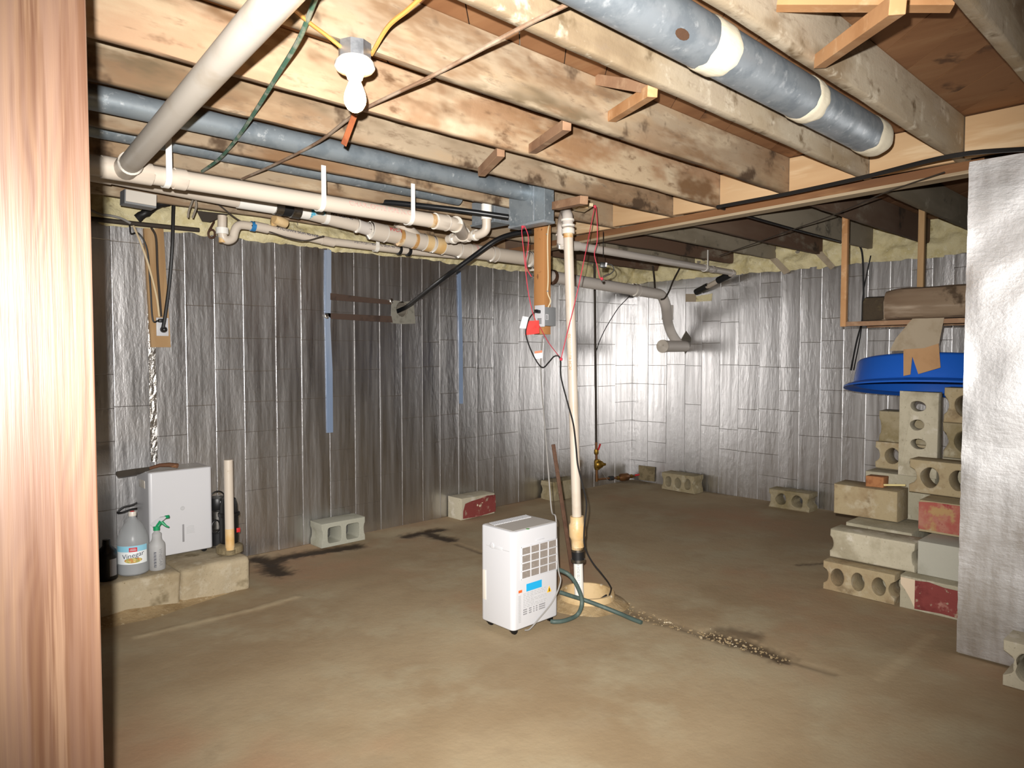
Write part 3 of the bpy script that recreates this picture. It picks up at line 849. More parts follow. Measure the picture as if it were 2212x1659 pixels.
bc = obj('clamp_pair', G().ring(K(862, 540), td, .029, .04, .02).ring(K(882, 543), td, .029, .04, .025), 'rubber', T)
strap(T, K(811, 534), td, .029, K(811, 534).z + .08, .03)
wrap_text(T, 'PVC-DWV SCH 40 NSF', .032, K(600, 499), K(680, 515), .029, 1.0, 'ink')
wrap_text(T, 'ASTM D-1785 PVC SCH 40 NSF', .032, K(765, 528), K(860, 540), .029, 1.0, 'ink')
# small brown valve cap by the coupling
tag(obj('brass_valve', G().lathe([(0, -.05), (.03, -.05), (.034, -.03), (.034, .03), (.03, .05), (0, .05)], P(605, 478, 4.9), 14, (1, .2, -.2)).ring(P(594, 476, 4.9), (1, .2, -.2), .02, .042, .015), 'pvc_old'),
    'tan round valve cap under the rubber coupling', 'valve')

# ---- black poly water pipe to the wall hole
h0 = AT(868, 668, 1, WA)
T = pipe_thing('black_water_pipe', 'black plastic pipe slanting from the foil wall hole up to the joists', h0)
obj('pipe', G().tube(spline([h0 + Vector((-.03, .10, -.03)), h0, AT(885, 658, 1, 5.15), P(950, 607, 5.5), P(1020, 556, 5.35), P(1070, 520, 5.3), P(1110, 505, 5.25), P(1150, 500, 5.2)], 6), .019, 12), 'abs', T)
pt = [AT(x, y, 1, WA) for x, y in ((846, 648), (872, 652), (892, 650), (897, 699), (870, 700), (844, 698))]
obj('foil_patch', plate([(q.x, q.z) for q in pt], [HOLE_A], .004, lambda x, y, z: (x, WA - .004 + z, y)), 'tape_pale', T, smooth=False)
tag(obj('black_supply_pipe', G().tube(spline([P(760, 440, 4.7), P(830, 437, 4.66), P(930, 447, 4.64), P(1020, 458, 4.64), P(1098, 469, 4.66)], 6), .0185, 12), 'abs'),
    'thick black pipe running above the drain pipes to the galvanized box', 'pipe')

# ---- galvanized small ducts and box
def bay_duct(pa, pb, y0, r, xl):
    """round duct lying in a joist bay; its lower outline passes through the pixels pa and pb"""
    sl = sum((JZ - CAMH) / AT(*q, 2, JZ).y for q in (pa, pb)) / 2
    z0 = CAMH + sl * y0 + r * math.sqrt(1 + sl * sl)
    return Vector((xl, y0, z0)), Vector((AT(*pb, 1, y0).x, y0, z0)), Vector((1, 0, 0))
a, b, d = bay_duct((200, 243), (1090, 423), 3.25, .052, -.9)
T = pipe_thing('small_round_duct', 'narrow galvanized round duct along the joists ending in a box', (b.x, b.y, b.z), 'duct')
B0 = Vector((3.207, 3.08, 2.378)); B1 = Vector((3.295, 3.40, 2.70))
b.x = B0.x + .01
obj('duct', G().tube([a, lerp(a, b, .5), b], .052, 24), 'galv_dark', T)
for t in (.70, .80, .90): obj('seam', G().ring(lerp(a, b, t), d, .051, .054, .012), 'galv', T)
bo = obj('duct_box', G().box(B0, B1, .003), 'galv_dark', T, smooth=False)
obj('folded_seam', G().box((B0.x - .002, B0.y + .09, B0.z), (B0.x + .002, B0.y + .10, B1.z)), 'galv', bo)
obj('bottom_lip', G().box((B0.x - .004, B0.y - .004, B0.z - .004), (B1.x + .004, B1.y + .004, B0.z + .012), .002), 'galv', bo)
a, b, d = bay_duct((207, 304), (990, 440), 3.76, .05, -.9)
T = pipe_thing('second_round_duct', 'thin galvanized round duct above the cream drain pipe', (b.x, b.y, b.z), 'duct')
obj('duct', G().tube([a, b], .05, 22), 'galv_dark', T)
obj('end_collar', G().ring(b, d, .045, .054, .03), 'galv', T)
T = pipe_thing('duct_boot', 'small galvanized duct boot behind the white vent elbow', (3.35, 3.74, 2.46), 'duct')
obj('boot', G().box((3.28, 3.62, 2.462), (3.42, 3.86, 2.62), .003), 'galv', T, smooth=False)
obj('flange', G().box((3.272, 3.612, 2.455), (3.428, 3.868, 2.466), .002), 'galv_dark', T, smooth=False)

# ---- big round duct with mastic bands
yD, zD, rD = 1.275, 2.565, .083
xe = AT(1883, 300, 1, yD).x
T = pipe_thing('large_round_duct', 'large round galvanized duct with cream sealant bands between two joists', (xe, yD, zD), 'duct')
obj('duct', G().tube([(-.8, yD, zD), (xe, yD, zD)], rD, 36), 'galv', T)
for px_, py_, w in ((1535, 95, .12), (1738, 213, .085), (1878, 300, .13)):
    xm = AT(px_, py_, 1, yD).x; n = 40; vs, fs = [], []
    for i in range(7):
        for k in range(n):
            an = 2 * math.pi * k / n
            e = .022 * mnoise.noise(Vector((math.cos(an) * 2, math.sin(an) * 2, px_ * .1 + (5 if i > 3 else 0)))) * (1 if i in (0, 6) else .4)
            rr = rD + (.0005 if i in (0, 6) else .004 + .0015 * mnoise.noise(Vector((an * 3, i * 2.0, px_))))
            vs.append((xm + (i / 6 - .5) * w + e, yD + rr * math.cos(an), zD + rr * math.sin(an)))
    for i in range(6):
        for k in range(n):
            k2 = (k + 1) % n; fs.append((i * n + k, i * n + k2, (i + 1) * n + k2, (i + 1) * n + k))
    obj('sealant_band', G().add(vs, fs), 'mastic', T, ang=80)
obj('rust_patch', G().sheet([Vector((AT(1488, 38, 1, yD - rD).x + math.cos(q) * .035, yD - rD * .72 - .0015 + math.sin(q) * .009, zD - rD * .72 + math.sin(q) * -.012)) for q in [k * .52 for k in range(12)]], .001, (0, -.7, -.7)), 'rust', T)

# ---- sump discharge pipe
pb = Vector((3.41, 2.95, -.2)); ptop = P(1227, 492, 4.46)
T = pipe_thing('sump_discharge_pipe', 'tall white plastic pipe rising from the sump pit to the joists', (3.41, 2.95, 0))
def onp(py_):      # point on the riser seen at image row py_
    lo, hi = 0.0, 1.0
    for _ in range(40):
        m = (lo + hi) / 2; q = lerp(pb, ptop, m) - CO
        yy = PH / 2 - FPX * q.dot(CU) / q.dot(CF)
        if yy > py_: lo = m
        else: hi = m
    return lerp(pb, ptop, (lo + hi) / 2)
rd = (ptop - pb).normalized()
obj('riser', G().tube([onp(1180), ptop], .0302, 18), 'pvc', T)
obj('lower_riser', G().tube([pb, onp(1190)], .0302, 18), 'pvc_white', T)
wrap_text(T, 'SCH 40 PVC 1120', .03, onp(880), onp(640), .0302, 2.0, 'rust_stain')
wrap_text(T, 'PVC 1120 SCH 40', .022, onp(1265), onp(1215), .0302, 1.6, 'mgrey')
cp = obj('adapter', G().lathe([(.031, -.11), (.040, -.11), (.040, -.045), (.044, -.035), (.053, -.015), (.053, .055), (.044, .07), (.044, .11), (.031, .11)], onp(1152), 20, rd), 'pvc_old', T)
rb = obj('rubber_coupling', G().ring(onp(1198), rd, .030, .040, .10), 'rubber', T)
obj('steel_clamp', G().ring(onp(1188), rd, .030, .042, .014), 'steel', rb)
obj('steel_clamp', G().ring(onp(1210), rd, .030, .046, .018), 'steel', rb)
hb = [ptop, P(1226, 470, 4.47), P(1222, 458, 4.62), P(1214, 480, 4.85), P(1214, 520, 4.9)]
t1 = obj('top_elbow', G().tube(fillet([ptop, P(1226, 466, 4.47), P(1222, 456, 4.6), P(1215, 478, 4.86), P(1213, 525, 4.92)], .05), .034, 16), 'pvc_grey', T)
obj('rim', G().ring(onp(500), rd, .032, .041, .03), 'pvc_rim', t1)
obj('rim', G().ring(P(1226, 476, 4.47), rd, .034, .043, .012), 'pvc_rim', t1)
obj('rim', G().ring(P(1227, 488, 4.46), rd, .034, .043, .012), 'pvc_rim', t1)
obj('glue_stain', G().ring(onp(508), rd, .0301, .0315, .035), 'rust_stain', T)
h1, h2 = P(1216, 526, 4.95), P(1582, 589, 7.45)
obj('low_elbow', G().tube(fillet([P(1213, 500, 4.92), P(1214, 530, 4.95), lerp(h1, h2, .06)], .05), .035, 16), 'pvc_grey', T)
obj('rim', G().ring(P(1213, 508, 4.92), (0, 0, 1), .034, .042, .012), 'pvc_rim', T)
obj('rim', G().ring(P(1215, 527, 4.95), (h2 - h1) + Vector((0, 0, -2)), .034, .044, .012), 'pvc_rim', T)
obj('horizontal_pipe', G().tube([h1, h2], .030, 16), 'pvc_grey', T)
hd = (h2 - h1).normalized()
for x, y in ((1522, 578), (1545, 582)): sleeve(T, lerp(h1, h2, (x - 1216) / 366 * .93), hd, .030, .07, mat='pvc_grey', lip=False)
strap(T, lerp(h1, h2, .77), hd, .030, JZ + .02, .02)
wq = AT(1502, 632, 0, WB); q0 = h2 + hd * .02; 
obj('outlet_elbow', G().tube(fillet([lerp(h1, h2, .985), q0 + hd * .03, lerp(q0, wq, .3)], .05), .034, 14), 'pvc_grey', T)
obj('outlet_pipe', G().tube([q0, wq + Vector((.02, 0, 0))], .026, 14), 'pvc', T)
od = (wq - q0).normalized()
obj('rubber_coupling', G().ring(lerp(q0, wq, .22), od, .027, .036, (wq - q0).length * .3), 'rubber', T)
obj('rubber_coupling', G().ring(lerp(q0, wq, .82), od, .027, .036, (wq - q0).length * .3), 'rubber', T)

# ---- things fixed to the end wall: cut-outs round the pipes
obj('wall_patch', G().sheet([AT(x, y, 0, WB - .001) for x, y in ((1481, 635), (1503, 635), (1503, 652), (1481, 652))], .002, (-1, 0, 0)), 'cardboard_dust', wb, smooth=False)
obj('wall_patch', G().sheet([AT(x, y, 0, WB - .001) for x, y in ((1504, 640), (1539, 634), (1537, 650), (1504, 652))], .006, (-1, 0, 0)), 'foam', wb, smooth=False)
for pts in (((1663, 560), (1678, 557), (1703, 586), (1689, 592)), ((1760, 547), (1776, 543), (1800, 574), (1790, 582))):
    q = [AT(x, y, 0, WB - .09) for x, y in pts]
    q[2].x += .05; q[3].x += .05
    tag(obj('cardboard_scrap', G().sheet(q, .004, (-1, 0, 0)), 'cardboard_dust', smooth=False), 'tan cardboard scrap tucked into the foam on the end wall', 'cardboard', 'cardboard scraps on the end wall')

# ---- light bulb in its holder
bp = P(766, 95, 2.26); bz = JZ
T = thing('bulb_holder', 'white porcelain lamp holder with a lit bare bulb under a joist', 'lamp', (bp.x, bp.y, bz))
cx = (bp.x, bp.y, 0)
oc = G().lathe([(0, JZ - .001), (.052, JZ - .001), (.052, JZ - .05), (0, JZ - .05)], cx, 8)
obj('junction_box', oc, 'boxmetal', T, ang=20)
zb = JZ - .05
obj('porcelain_base', G().lathe([(0, zb), (.052, zb), (.062, zb - .012), (.064, zb - .026), (.056, zb - .036), (.034, zb - .042), (.026, zb - .056), (.024, zb - .062), (0, zb - .062)], cx, 28), 'porcelain', T)
zt = zb - .058
obj('bulb', G().lathe([(0, zt - .108), (.012, zt - .106), (.024, zt - .098), (.033, zt - .082), (.0355, zt - .068), (.033, zt - .05), (.026, zt - .03), (.019, zt - .012), (.017, zt), (0, zt)], cx, 28), 'bulb', T)

# ---- cables stapled to the joists
def cable(name, pts, r, mat, label, cat='cable', group=None, n=7):
    o = obj(name, G().tube(spline(pts, 6), r, n), mat); return tag(o, label, cat, group)
Zc = lambda z: (lambda x, y: AT(x, y, 2, z))
z53 = Zc(JZ - .012)
cable('yellow_cable', [Vector((bp.x + .05, bp.y - .02, JZ - .025)), z53(838, 58), z53(880, 22), z53(915, -10), z53(990, -80)], .007, 'romex', 'yellow cable running from the bulb holder toward the big duct')
cable('yellow_cable', [Vector((bp.x - .05, bp.y, JZ - .025)), z53(705, 76), z53(670, 50), z53(635, 20), z53(590, -20)], .006, 'romex', 'yellow cable running from the bulb holder toward the diagonal pipe')
cable('green_cable', [z53(700, -50), z53(680, 0), z53(646, 85), z53(598, 165), z53(555, 235), z53(515, 295), z53(475, 342), z53(437, 370)], .008, 'cable_green', 'green cable sagging across the joists beside the diagonal pipe')
cable('brown_cable', [z53(1300, -30), z53(1240, 2), z53(1110, 68), z53(935, 163), z53(775, 242), z53(690, 305), z53(600, 352), z53(522, 387)], .007, 'cable_brown', 'brown cable crossing the joists below the light bulb')
z47 = Zc(JZ - .075)
cable('black_cable', [z47(2240, 320), z47(2060, 336), z47(1856, 385), z47(1693, 420), z47(1549, 447)], .011, 'cable_black', 'black cable running along the brown beam')
cable('black_cable', [z53(1549, 447), z53(1640, 474), z53(1740, 502), z53(1815, 522)], .009, 'cable_black', 'black cable along a joist between beam and hanging frame')
cable('thin_wire', [z47(2040, 372), z47(1910, 417), z47(1807, 462), z47(1704, 499), z47(1612, 532), z47(1555, 552)], .004, 'cable_dark', 'thin dark wire slanting across the joists past the beam')
cable('black_cable', [AT(1852, 525, 0, 7.0), AT(1862, 545, 0, 7.02), AT(1865, 600, 0, 7.06), AT(1864, 680, 0, 7.07), AT(1850, 740, 0, 7.05), AT(1838, 800, 0, 7.0)], .009, 'cable_black', 'black cable hanging down the end wall beside the hanging frame')
cable('black_cable', [AT(1881, 552, 0, 7.05), AT(1873, 590, 0, 7.07), AT(1864, 640, 0, 7.07), AT(1860, 715, 0, 7.06), AT(1844, 800, 0, 7.0)], .006, 'cable_black', 'thin black cable hanging beside the thicker one on the end wall')

# ---- diagonal bracing between joists
def brace(pa, pb_, ya, yb, mat, label, za=JZ + .02, zb_=SUB - .03, w=.04, h=.045):
    a = AT(pa[0], pa[1], 1, ya); b = AT(pb_[0], pb_[1], 1, yb)
    o = obj('cross_brace', G().bar(a, b, w, h, bev=.002), mat, smooth=False)
    return tag(o, label, 'brace')
brace((1772, 132), (1940, 10), 1.052, .632, 'brace', 'orange wood brace across the bay of bare boards')
brace((1322, 252), (1410, 196), 2.008, 1.592, 'brace', 'short wood brace slanting down to the bulb joist, paired with a flatter one')
brace((1290, 172), (1412, 191), 2.03, 1.60, 'brace_old', 'flat wood brace meeting a slanting one beside the pale joist')
brace((1150, 322), (1225, 270), 2.505, 2.075, 'brace_old', 'brown wood brace between the bulb joist and the strapped joist')
brace((1040, 372), (1082, 328), 2.90, 2.575, 'brace_old', 'brown wood brace above the galvanized box end of the narrow duct')
brace((1200, 445), (1262, 432), 2.90, 2.58, 'brace_old', 'dark wood scrap above the hanging timber', w=.05)
tag(obj('cross_brace', G().bar(AT(1680, 2, 1, 1.05), AT(2060, 2, 1, .632), .05, .045), 'brace', smooth=False), 'wood brace above the large duct at the edge of the bare boards', 'brace')
s0, s1 = AT(742, 313, 1, 2.505), AT(766, 248, 1, 2.505)
tag(obj('metal_strap', G().bar(s0, s1, .003, .024, up=(1, 0, .3)), 'rust_strap'), 'rusty perforated metal strap nailed to the stained joist', 'strap')
# fluorescent style white box at the left, and pipes there
a, b = AT(264, 426, 1, 4.72), AT(333, 438, 1, 4.72)
T = thing('white_fixture', 'white rectangular box fixture between foam and drain pipes', 'fixture', a)
obj('housing', G().bar(a, b, .1, .085, bev=.004), 'grey', T, smooth=False)
obj('cover', G().bar(a + Vector((.004, -.03, .004)), b + Vector((-.004, -.03, .004)), .06, .07, bev=.003), 'pvc_rim', T, smooth=False)
tag(obj('copper_pipe', G().tube([AT(x, y, 1, 4.98) for x, y in ((150, 379), (300, 412), (470, 446))], .015, 12), 'copper_old'), 'old copper pipe running below the lower drain pipe', 'pipe')
tag(obj('dark_iron_pipe', G().tube([AT(x, y, 1, WA - .10) for x, y in ((120, 464), (290, 483), (430, 497))], .016, 12), 'cable_dark'), 'dark iron pipe along the bottom of the foam', 'pipe')
cable('black_cable', [P(376, 400, 4.72)] + [AT(x, y, 1, WA - e) for x, y, e in ((374, 460, .20), (372, 530, .11), (366, 610, .08), (357, 680, .085), (352, 708, .09))], .012, 'cable_black', 'thick black cord hanging to the outlet on the wall board')
cable('thin_wire', [AT(x, y, 1, WA - e) for x, y, e in ((280, 488, .12), (283, 505, .06), (300, 505, .04), (318, 540, .045), (325, 620, .045), (330, 690, .05), (342, 693, .065))], .006, 'cable_black', 'thin black wire beside the wall board')
cable('cream_cable', [AT(x, y, 1, WA - e) for x, y, e in ((288, 488, .12), (302, 520, .05), (320, 570, .055), (338, 640, .05), (344, 684, .05))], .007, 'romex_cream', 'cream cable running down to the wall board outlet')
cable('brown_cable', [AT(x, y, 1, WA - e) for x, y, e in ((327, 492, .07), (337, 515, .046), (340, 580, .046), (345, 645, .046), (348, 684, .046))], .008, 'cable_dark', 'brown cable down the middle of the wall board')
tag(obj('cable_bundle', G().tube(spline([AT(x, y, 1, WA - e) for x, y, e in ((297, 472, .13), (318, 457, .17), (335, 443, .22), (352, 438, .25), (370, 432, .25))], 5), .03, 10, radii=None).jitter(.012, 30), 'cable_black', ang=60), 'bundled black tarry cable under the white box fixture', 'cable')
cable('grey_wire', [AT(x, y, 1, WA - .13) for x, y in ((180, 446), (215, 462), (240, 466), (262, 472), (282, 482))], .008, 'cable_grey', 'grey wire sagging across the foam left of the wall board')
cable('thin_wire', [P(470, 440, 4.7), P(520, 478, 4.8), P(580, 500, 4.9), P(650, 520, 4.95), P(700, 510, 4.95)], .005, 'cable_dark', 'thin dark wire tangled around the trap drain')
g = G().tube([AT(457 + 8 * math.cos(k * .4) * .9, 505 + 9 * math.sin(k * .4), 1, 5.2) for k in range(17)], .008, 8)
tag(obj('iron_hook', g.tube([AT(452, 498, 1, 5.2), AT(462, 480, 1, 5.24), AT(463, 470, 1, WA - .02)], .008, 8), 'rust'), 'dark iron ring hook beside the curved trap', 'hook')
tag(obj('cobweb_clump', G().tube(spline([P(422, 408, 4.4), P(417, 430, 4.45), P(408, 455, 4.5), P(406, 470, 4.5)], 4), .006, 6).tube(spline([P(420, 420, 4.4), P(424, 445, 4.45), P(416, 470, 4.5)], 4), .007, 6), 'web'), 'dusty cobweb strand hanging from the lower drain pipe', 'cobweb')
tag(obj('wood_scrap', G().sheet([AT(x, y, 1, 5.235) for x, y in ((424, 455), (492, 462), (452, 480), (436, 478))], .02, (.7, .7, 0)), 'cable_dark', smooth=False), 'dark wedge of wood beside the trap below the pipes', 'wood')

# ================================================================== concrete blocks
def cmu_outline(L, H, notch=.03, nh=.55):
    """end-on outline of a block with concave ends, length L, height H"""
    pts = [(0, 0), (L, 0)]
    def side(x, s):
        out = []
        for k in range(7):
            t = k / 6; y = H * (.5 - nh / 2 + nh * t)
            out.append((x - s * notch * math.sin(math.pi * t) ** .6, y))
        return out
    pts += (side(L, 1) if notch else []) + [(L, H), (0, H)] + (list(reversed(side(0, -1))) if notch else [])
    return pts
BLOCKS = []
def block(label, mat, org, ud, L, H, D, holes='oval3', notch=.03, bev=.006, rough=.004, group=None, rz=0.0, vert=False):
    """face outline in (u, z) at org; u runs along ud; the block goes back by D"""
    ud = Vector(ud).normalized(); up = Vector((0, 0, 1)); bk = up.cross(ud)
    if bk.dot(Vector(org) - CO) < 0: bk = -bk
    hs = []
    if holes == 'oval3':
        for k in range(3): hs.append(oval(L * (.21 + .29 * k), H * .5, L * .092, H * .30))
    elif holes == 'oval2':
        for k in range(2): hs.append(oval(L * (.30 + .40 * k), H * .5, L * .13, H * .30))
    elif holes == 'square2':
        for k in range(2): hs.append(oval(L * (.29 + .42 * k), H * .48, L * .155, H * .33, 20, 6.0))
    elif holes == 'column':
        for k in range(4): hs.append(oval(L * (.5 + .03 * math.sin(k * 2)), H * (.16 + .225 * k), L * .19, H * .06))
    o0 = Vector(org)
    g = plate(cmu_outline(L, H, notch), hs, D, lambda x, y, z: o0 + ud * x + up * y + bk * (D / 2 + z), bev)
    if rough: g.jitter(rough, 17)
    o = obj('concrete_block', g, mat, ang=35)
    tag(o, label, 'block', group)
    return o
def paint(parent, pts, mat, th=.003, nrm=(0, -1, 0), name='painted_face'):
    return obj(name, G().sheet(pts, th, nrm), mat, parent, smooth=False)
def ragged(pts, a, n=8, seed=0):
    out = []
    for i in range(len(pts)):
        p, q = Vector(pts[i]), Vector(pts[(i + 1) % len(pts)])
        for k in range(n):
            r = lerp(p, q, k / n); d = (q - p).normalized()
            e = mnoise.noise(r * 40 + Vector((seed, 0, 0))) * a
            out.append(r + (Vector((0, 0, 1)) if abs(d.z) < .5 else Vector((1, 1, 0)) * (1 if abs(pts[0][1] - pts[1][1]) < 1e-4 else 1)) * e if k else r)
    return out
block('grey concrete block on its side with two square cores against the foil wall', 'block_new', (2.775, 5.125, .0), (1, 0, 0), .40, .195, .19, 'square2', .012, .004, .001)
rb_ = block('concrete block with a dark red painted face against the foil wall', 'block_pale', (4.21, 5.115, .0), (1, 0, 0), .42, .20, .20, None, 0, .008, .008)
q = [(4.235 + .37 * t, 5.107, z) for t, z in ((0, .03), (1, .02), (1, .19), (0, .165))]
paint(rb_, [(4.222, 5.106, .012), (4.40, 5.105, .004), (4.632, 5.106, .02), (4.636, 5.106, .10), (4.630, 5.106, .185), (4.52, 5.105, .19), (4.44, 5.105, .175), (4.33, 5.105, .165), (4.25, 5.105, .15), (4.225, 5.106, .08)], 'red_paint')
for x_, z_, r_ in ((4.40, .115, .010), (4.43, .105, .012), (4.46, .135, .010)):
    obj('chipped_spot', G().lathe([(0, .0005), (r_, .0005), (r_, 0), (0, 0)], (x_, 5.103, z_), 9, (0, -1, 0)), 'white_paint', rb_)
block('rough concrete block at the foil wall behind the rusty rod', 'block_brown', (5.47, 5.10, .0), (1, 0, 0), .40, .20, .20, None, .02, .01, .008)
block('dirty concrete block with three cores in the room corner', 'block_brown', (6.86, 4.71, .0), (0, -1, 0), .43, .20, .20, 'oval3', .02, .012, .008)
block('dirty broken concrete block with two cores along the end wall', 'block_brown', (6.86, 3.41, .0), (0, -1, 0), .42, .19, .19, 'oval2', .02, .012, .012)
block('concrete block with notched end beside the foil partition', 'block_pale', (3.925, .785, .0), (0, -1, 0), .40, .215, .19, 'oval3', .05, .006, .003)
# ---- the stack beside the partition
GR = 'stacked blocks behind the partition'
Y = (0, -1, 0)
block('bottom concrete block of the stack with three arched cores showing', 'block_tan', (4.70, 1.95, 0), Y, .44, .19, .19, 'oval3', .035, .007, .003, GR)
a2 = block('bottom block of the stack with dark red paint and a white patch', 'block', (4.70, 1.48, 0), Y, .39, .20, .19, None, 0, .006, .003, GR)
paint(a2, [(4.695, 1.475, .19), (4.695, 1.395, .19), (4.695, 1.395, .02), (4.695, 1.42, .07), (4.695, 1.45, .12), (4.695, 1.475, .15)], 'white_paint', .002, (-1, 0, 0), 'white_patch')
paint(a2, [(4.696, 1.395, .185), (4.696, 1.32, .192), (4.696, 1.24, .178), (4.696, 1.10, .175), (4.696, 1.10, .012), (4.696, 1.25, .02), (4.696, 1.395, .012)], 'red_paint', .003, (-1, 0, 0))
block('smooth grey block in the second course, next to the rough one', 'block_smooth', (4.80, 1.415, .201), Y, .34, .205, .38, None, 0, .004, .001, GR)
block('long rough block with pale stains in the second course of the stack', 'block_pale', (4.80, 1.95, .195), Y, .52, .19, .19, None, .02, .012, .008, GR)
block('plain block tucked behind the long rough block', 'block', (5.005, 1.93, 0), Y, .42, .40, .42, None, 0, .008, .005, GR)
block('plain tan block with a chipped corner lying on the stack', 'block_tan', (5.22, 2.10, .402), Y, .43, .215, .22, None, 0, .010, .006, GR)
c2 = block('block with worn red and orange paint in the third course', 'block_tan', (5.06, 1.49, .408), Y, .38, .205, .42, None, 0, .006, .003, GR)
paint(c2, [(5.056, 1.49, .60), (5.056, 1.40, .608), (5.056, 1.11, .605), (5.056, 1.11, .42), (5.056, 1.49, .425)], 'red_paint2', .003, (-1, 0, 0))
block('tan block with a large round core and notched end on the red one', 'block_tan', (5.28, 1.62, .616), Y, .42, .225, .19, 'oval2', .045, .008, .006, GR)
block('plain block hidden low behind the standing slab', 'block', (5.52, 1.99, 0), Y, .46, .69, .20, None, 0, .008, .005, GR)
block('tan block with round cores behind the standing slab, below a half block', 'block_tan', (5.735, 2.0, .69), Y, .40, .20, .19, 'oval2', .03, .007, .004, GR)
block('broken half block on the round core block behind the slab', 'block_brown', (5.735, 1.98, .892), Y, .36, .235, .19, None, .02, .012, .010, GR)
block('plain block carrying the round core block behind the slab', 'block', (5.735, 1.99, 0), Y, .42, .688, .19, None, 0, .008, .005, GR)
block('tall cracked slab standing on end with a column of broken cores', 'block_pale', (5.50, 1.765, .692), Y, .25, .60, .10, 'column', 0, .006, .008, GR)
block('plain block low in the pile next to the partition edge', 'block', (5.53, 1.49, 0), Y, .40, .84, .19, None, 0, .008, .005, GR)
block('broken block with an oval core in the back pile by the partition', 'block_brown', (5.53, 1.49, .842), Y, .40, .24, .19, 'oval2', .03, .012, .012, GR)
block('topmost block of the back pile with a long oval core, under the blue pool', 'block_tan', (5.53, 1.49, 1.084), Y, .40, .24, .19, 'oval2', .03, .008, .006, GR)
tag(obj('half_brick', G().box((5.27, 1.78, .619), (5.37, 1.90, .695), .004).jitter(.004, 30), 'brick'), 'orange half brick standing on the tan block', 'brick')
tag(obj('yellow_stick', G().bar((5.265, 1.775, .645), (5.275, 1.64, .66), .012, .012), 'stick'), 'pale yellow wooden stick lying beside the orange brick', 'stick')

# ---- blue pool upside down on the blocks
pc = Vector((6.02, 1.69, 1.29)); hd_ = Vector((pc.x, pc.y, 0)).normalized()
pax = Vector((hd_.x * .135, hd_.y * .135, 1)).normalized()
T = thing('plastic_pool', 'blue plastic wading pool lying upside down on the block stack', 'pool', pc)
prof = [(.0, .215), (.49, .215), (.515, .208), (.53, .19), (.552, .05), (.558, .03), (.60, .018), (.622, .004), (.624, -.008), (.615, -.006), (.598, .008), (.553, .018), (.545, .035), (.522, .185), (.505, .2), (0, .205)]
obj('shell', G().lathe(prof, pc, 64, pax), 'pool', T)

# ---- hanging wooden rack with old timbers, cardboard
T = thing('hanging_rack', 'thin wooden rack frame hanging from the joists at the end wall', 'rack', (5.45, 2.13, 1.76))
obj('upright', G().box((5.43, 2.12, 1.76), (5.47, 2.16, JZ + .06), .002), 'brace', T)
obj('upright', G().box((5.574, 1.65, 1.76), (5.614, 1.69, JZ + .06), .002), 'ply', T)
obj('rail', G().box((5.432, 1.16, 1.762), (5.468, 2.118, 1.795), .002), 'brace_old', T)
obj('tie', G().box((5.47, 1.652, 1.762), (5.842, 1.688, 1.792), .002), 'brace_old', T)
obj('rail', G().box((5.842, 1.16, 1.762), (5.878, 2.118, 1.795), .002), 'brace_old', T)
def log(y0, y1, x0, x1, z0, z1, seed, chop):
    n = 26; vs, fs = [], []
    for i in range(n + 1):
        t = i / n; y = y0 + (y1 - y0) * t
        sh = 1 - chop * max(0, 1 - t * 6) ** 2
        for k in range(12):
            a = 2 * math.pi * (k + .5) / 12
            cx_, cz_ = math.copysign(abs(math.cos(a)) ** .45, math.cos(a)), math.copysign(abs(math.sin(a)) ** .45, math.sin(a))
            e = 1 + .10 * mnoise.noise(Vector((y * 5, a * 1.5, seed)))
            vs.append(((x0 + x1) / 2 + (x1 - x0) / 2 * cx_ * e * sh, y, (z0 + z1) / 2 + (z1 - z0) / 2 * min(1, e) * cz_ * (sh if cz_ > 0 else 1)))
    for i in range(n):
        for k in range(12):
            k2 = (k + 1) % 12; fs.append((i * 12 + k, i * 12 + k2, (i + 1) * 12 + k2, (i + 1) * 12 + k))
    fs += [tuple(range(11, -1, -1)), tuple(n * 12 + k for k in range(12))]
    return G().add(vs, fs)
T = thing('old_timber', 'old hewn timber with a dark rotten end lying on the hanging rack', 'timber', (5.7, 1.6, 1.80))
obj('timber', log(2.04, 1.0, 5.63, 5.84, 1.798, 1.985, 2, .2), 'old_log', T)
obj('rotten_end', log(2.085, 1.93, 5.624, 5.846, 1.798, 1.99, 5, .25), 'log_dark', T)
T = thing('old_timber', 'weathered pale squared timber in front of the rotten one on the rack', 'timber', (5.45, 1.4, 1.8))
obj('timber', log(1.84, .98, 5.37, 5.556, 1.798, 2.02, 9, .18), 'old_log', T)
T = thing('cardboard_sheet', 'torn cardboard hanging from the rack rail over the blue pool', 'cardboard', AT(1990, 690, 0, 5.424))
K1 = lambda pts, x: [AT(a, b, 0, x) for a, b in pts]
o = obj('dusty_panel', G().sheet(K1(((1975, 684), (2040, 686), (2028, 746), (1998, 757), (1922, 758), (1936, 730)), 5.427), .004, (-1, 0, 0)), 'cardboard_dust', T, smooth=False); o['label'] = 'dusty grey upper panel'
o = obj('brown_flap', G().sheet(K1(((1952, 755), (1996, 752), (2028, 742), (2032, 794), (1984, 808), (1971, 770), (1967, 809), (1952, 812)), 5.4225), .004, (-1, 0, 0)), 'cardboard', T, smooth=False); o['label'] = 'clean brown hanging flap'

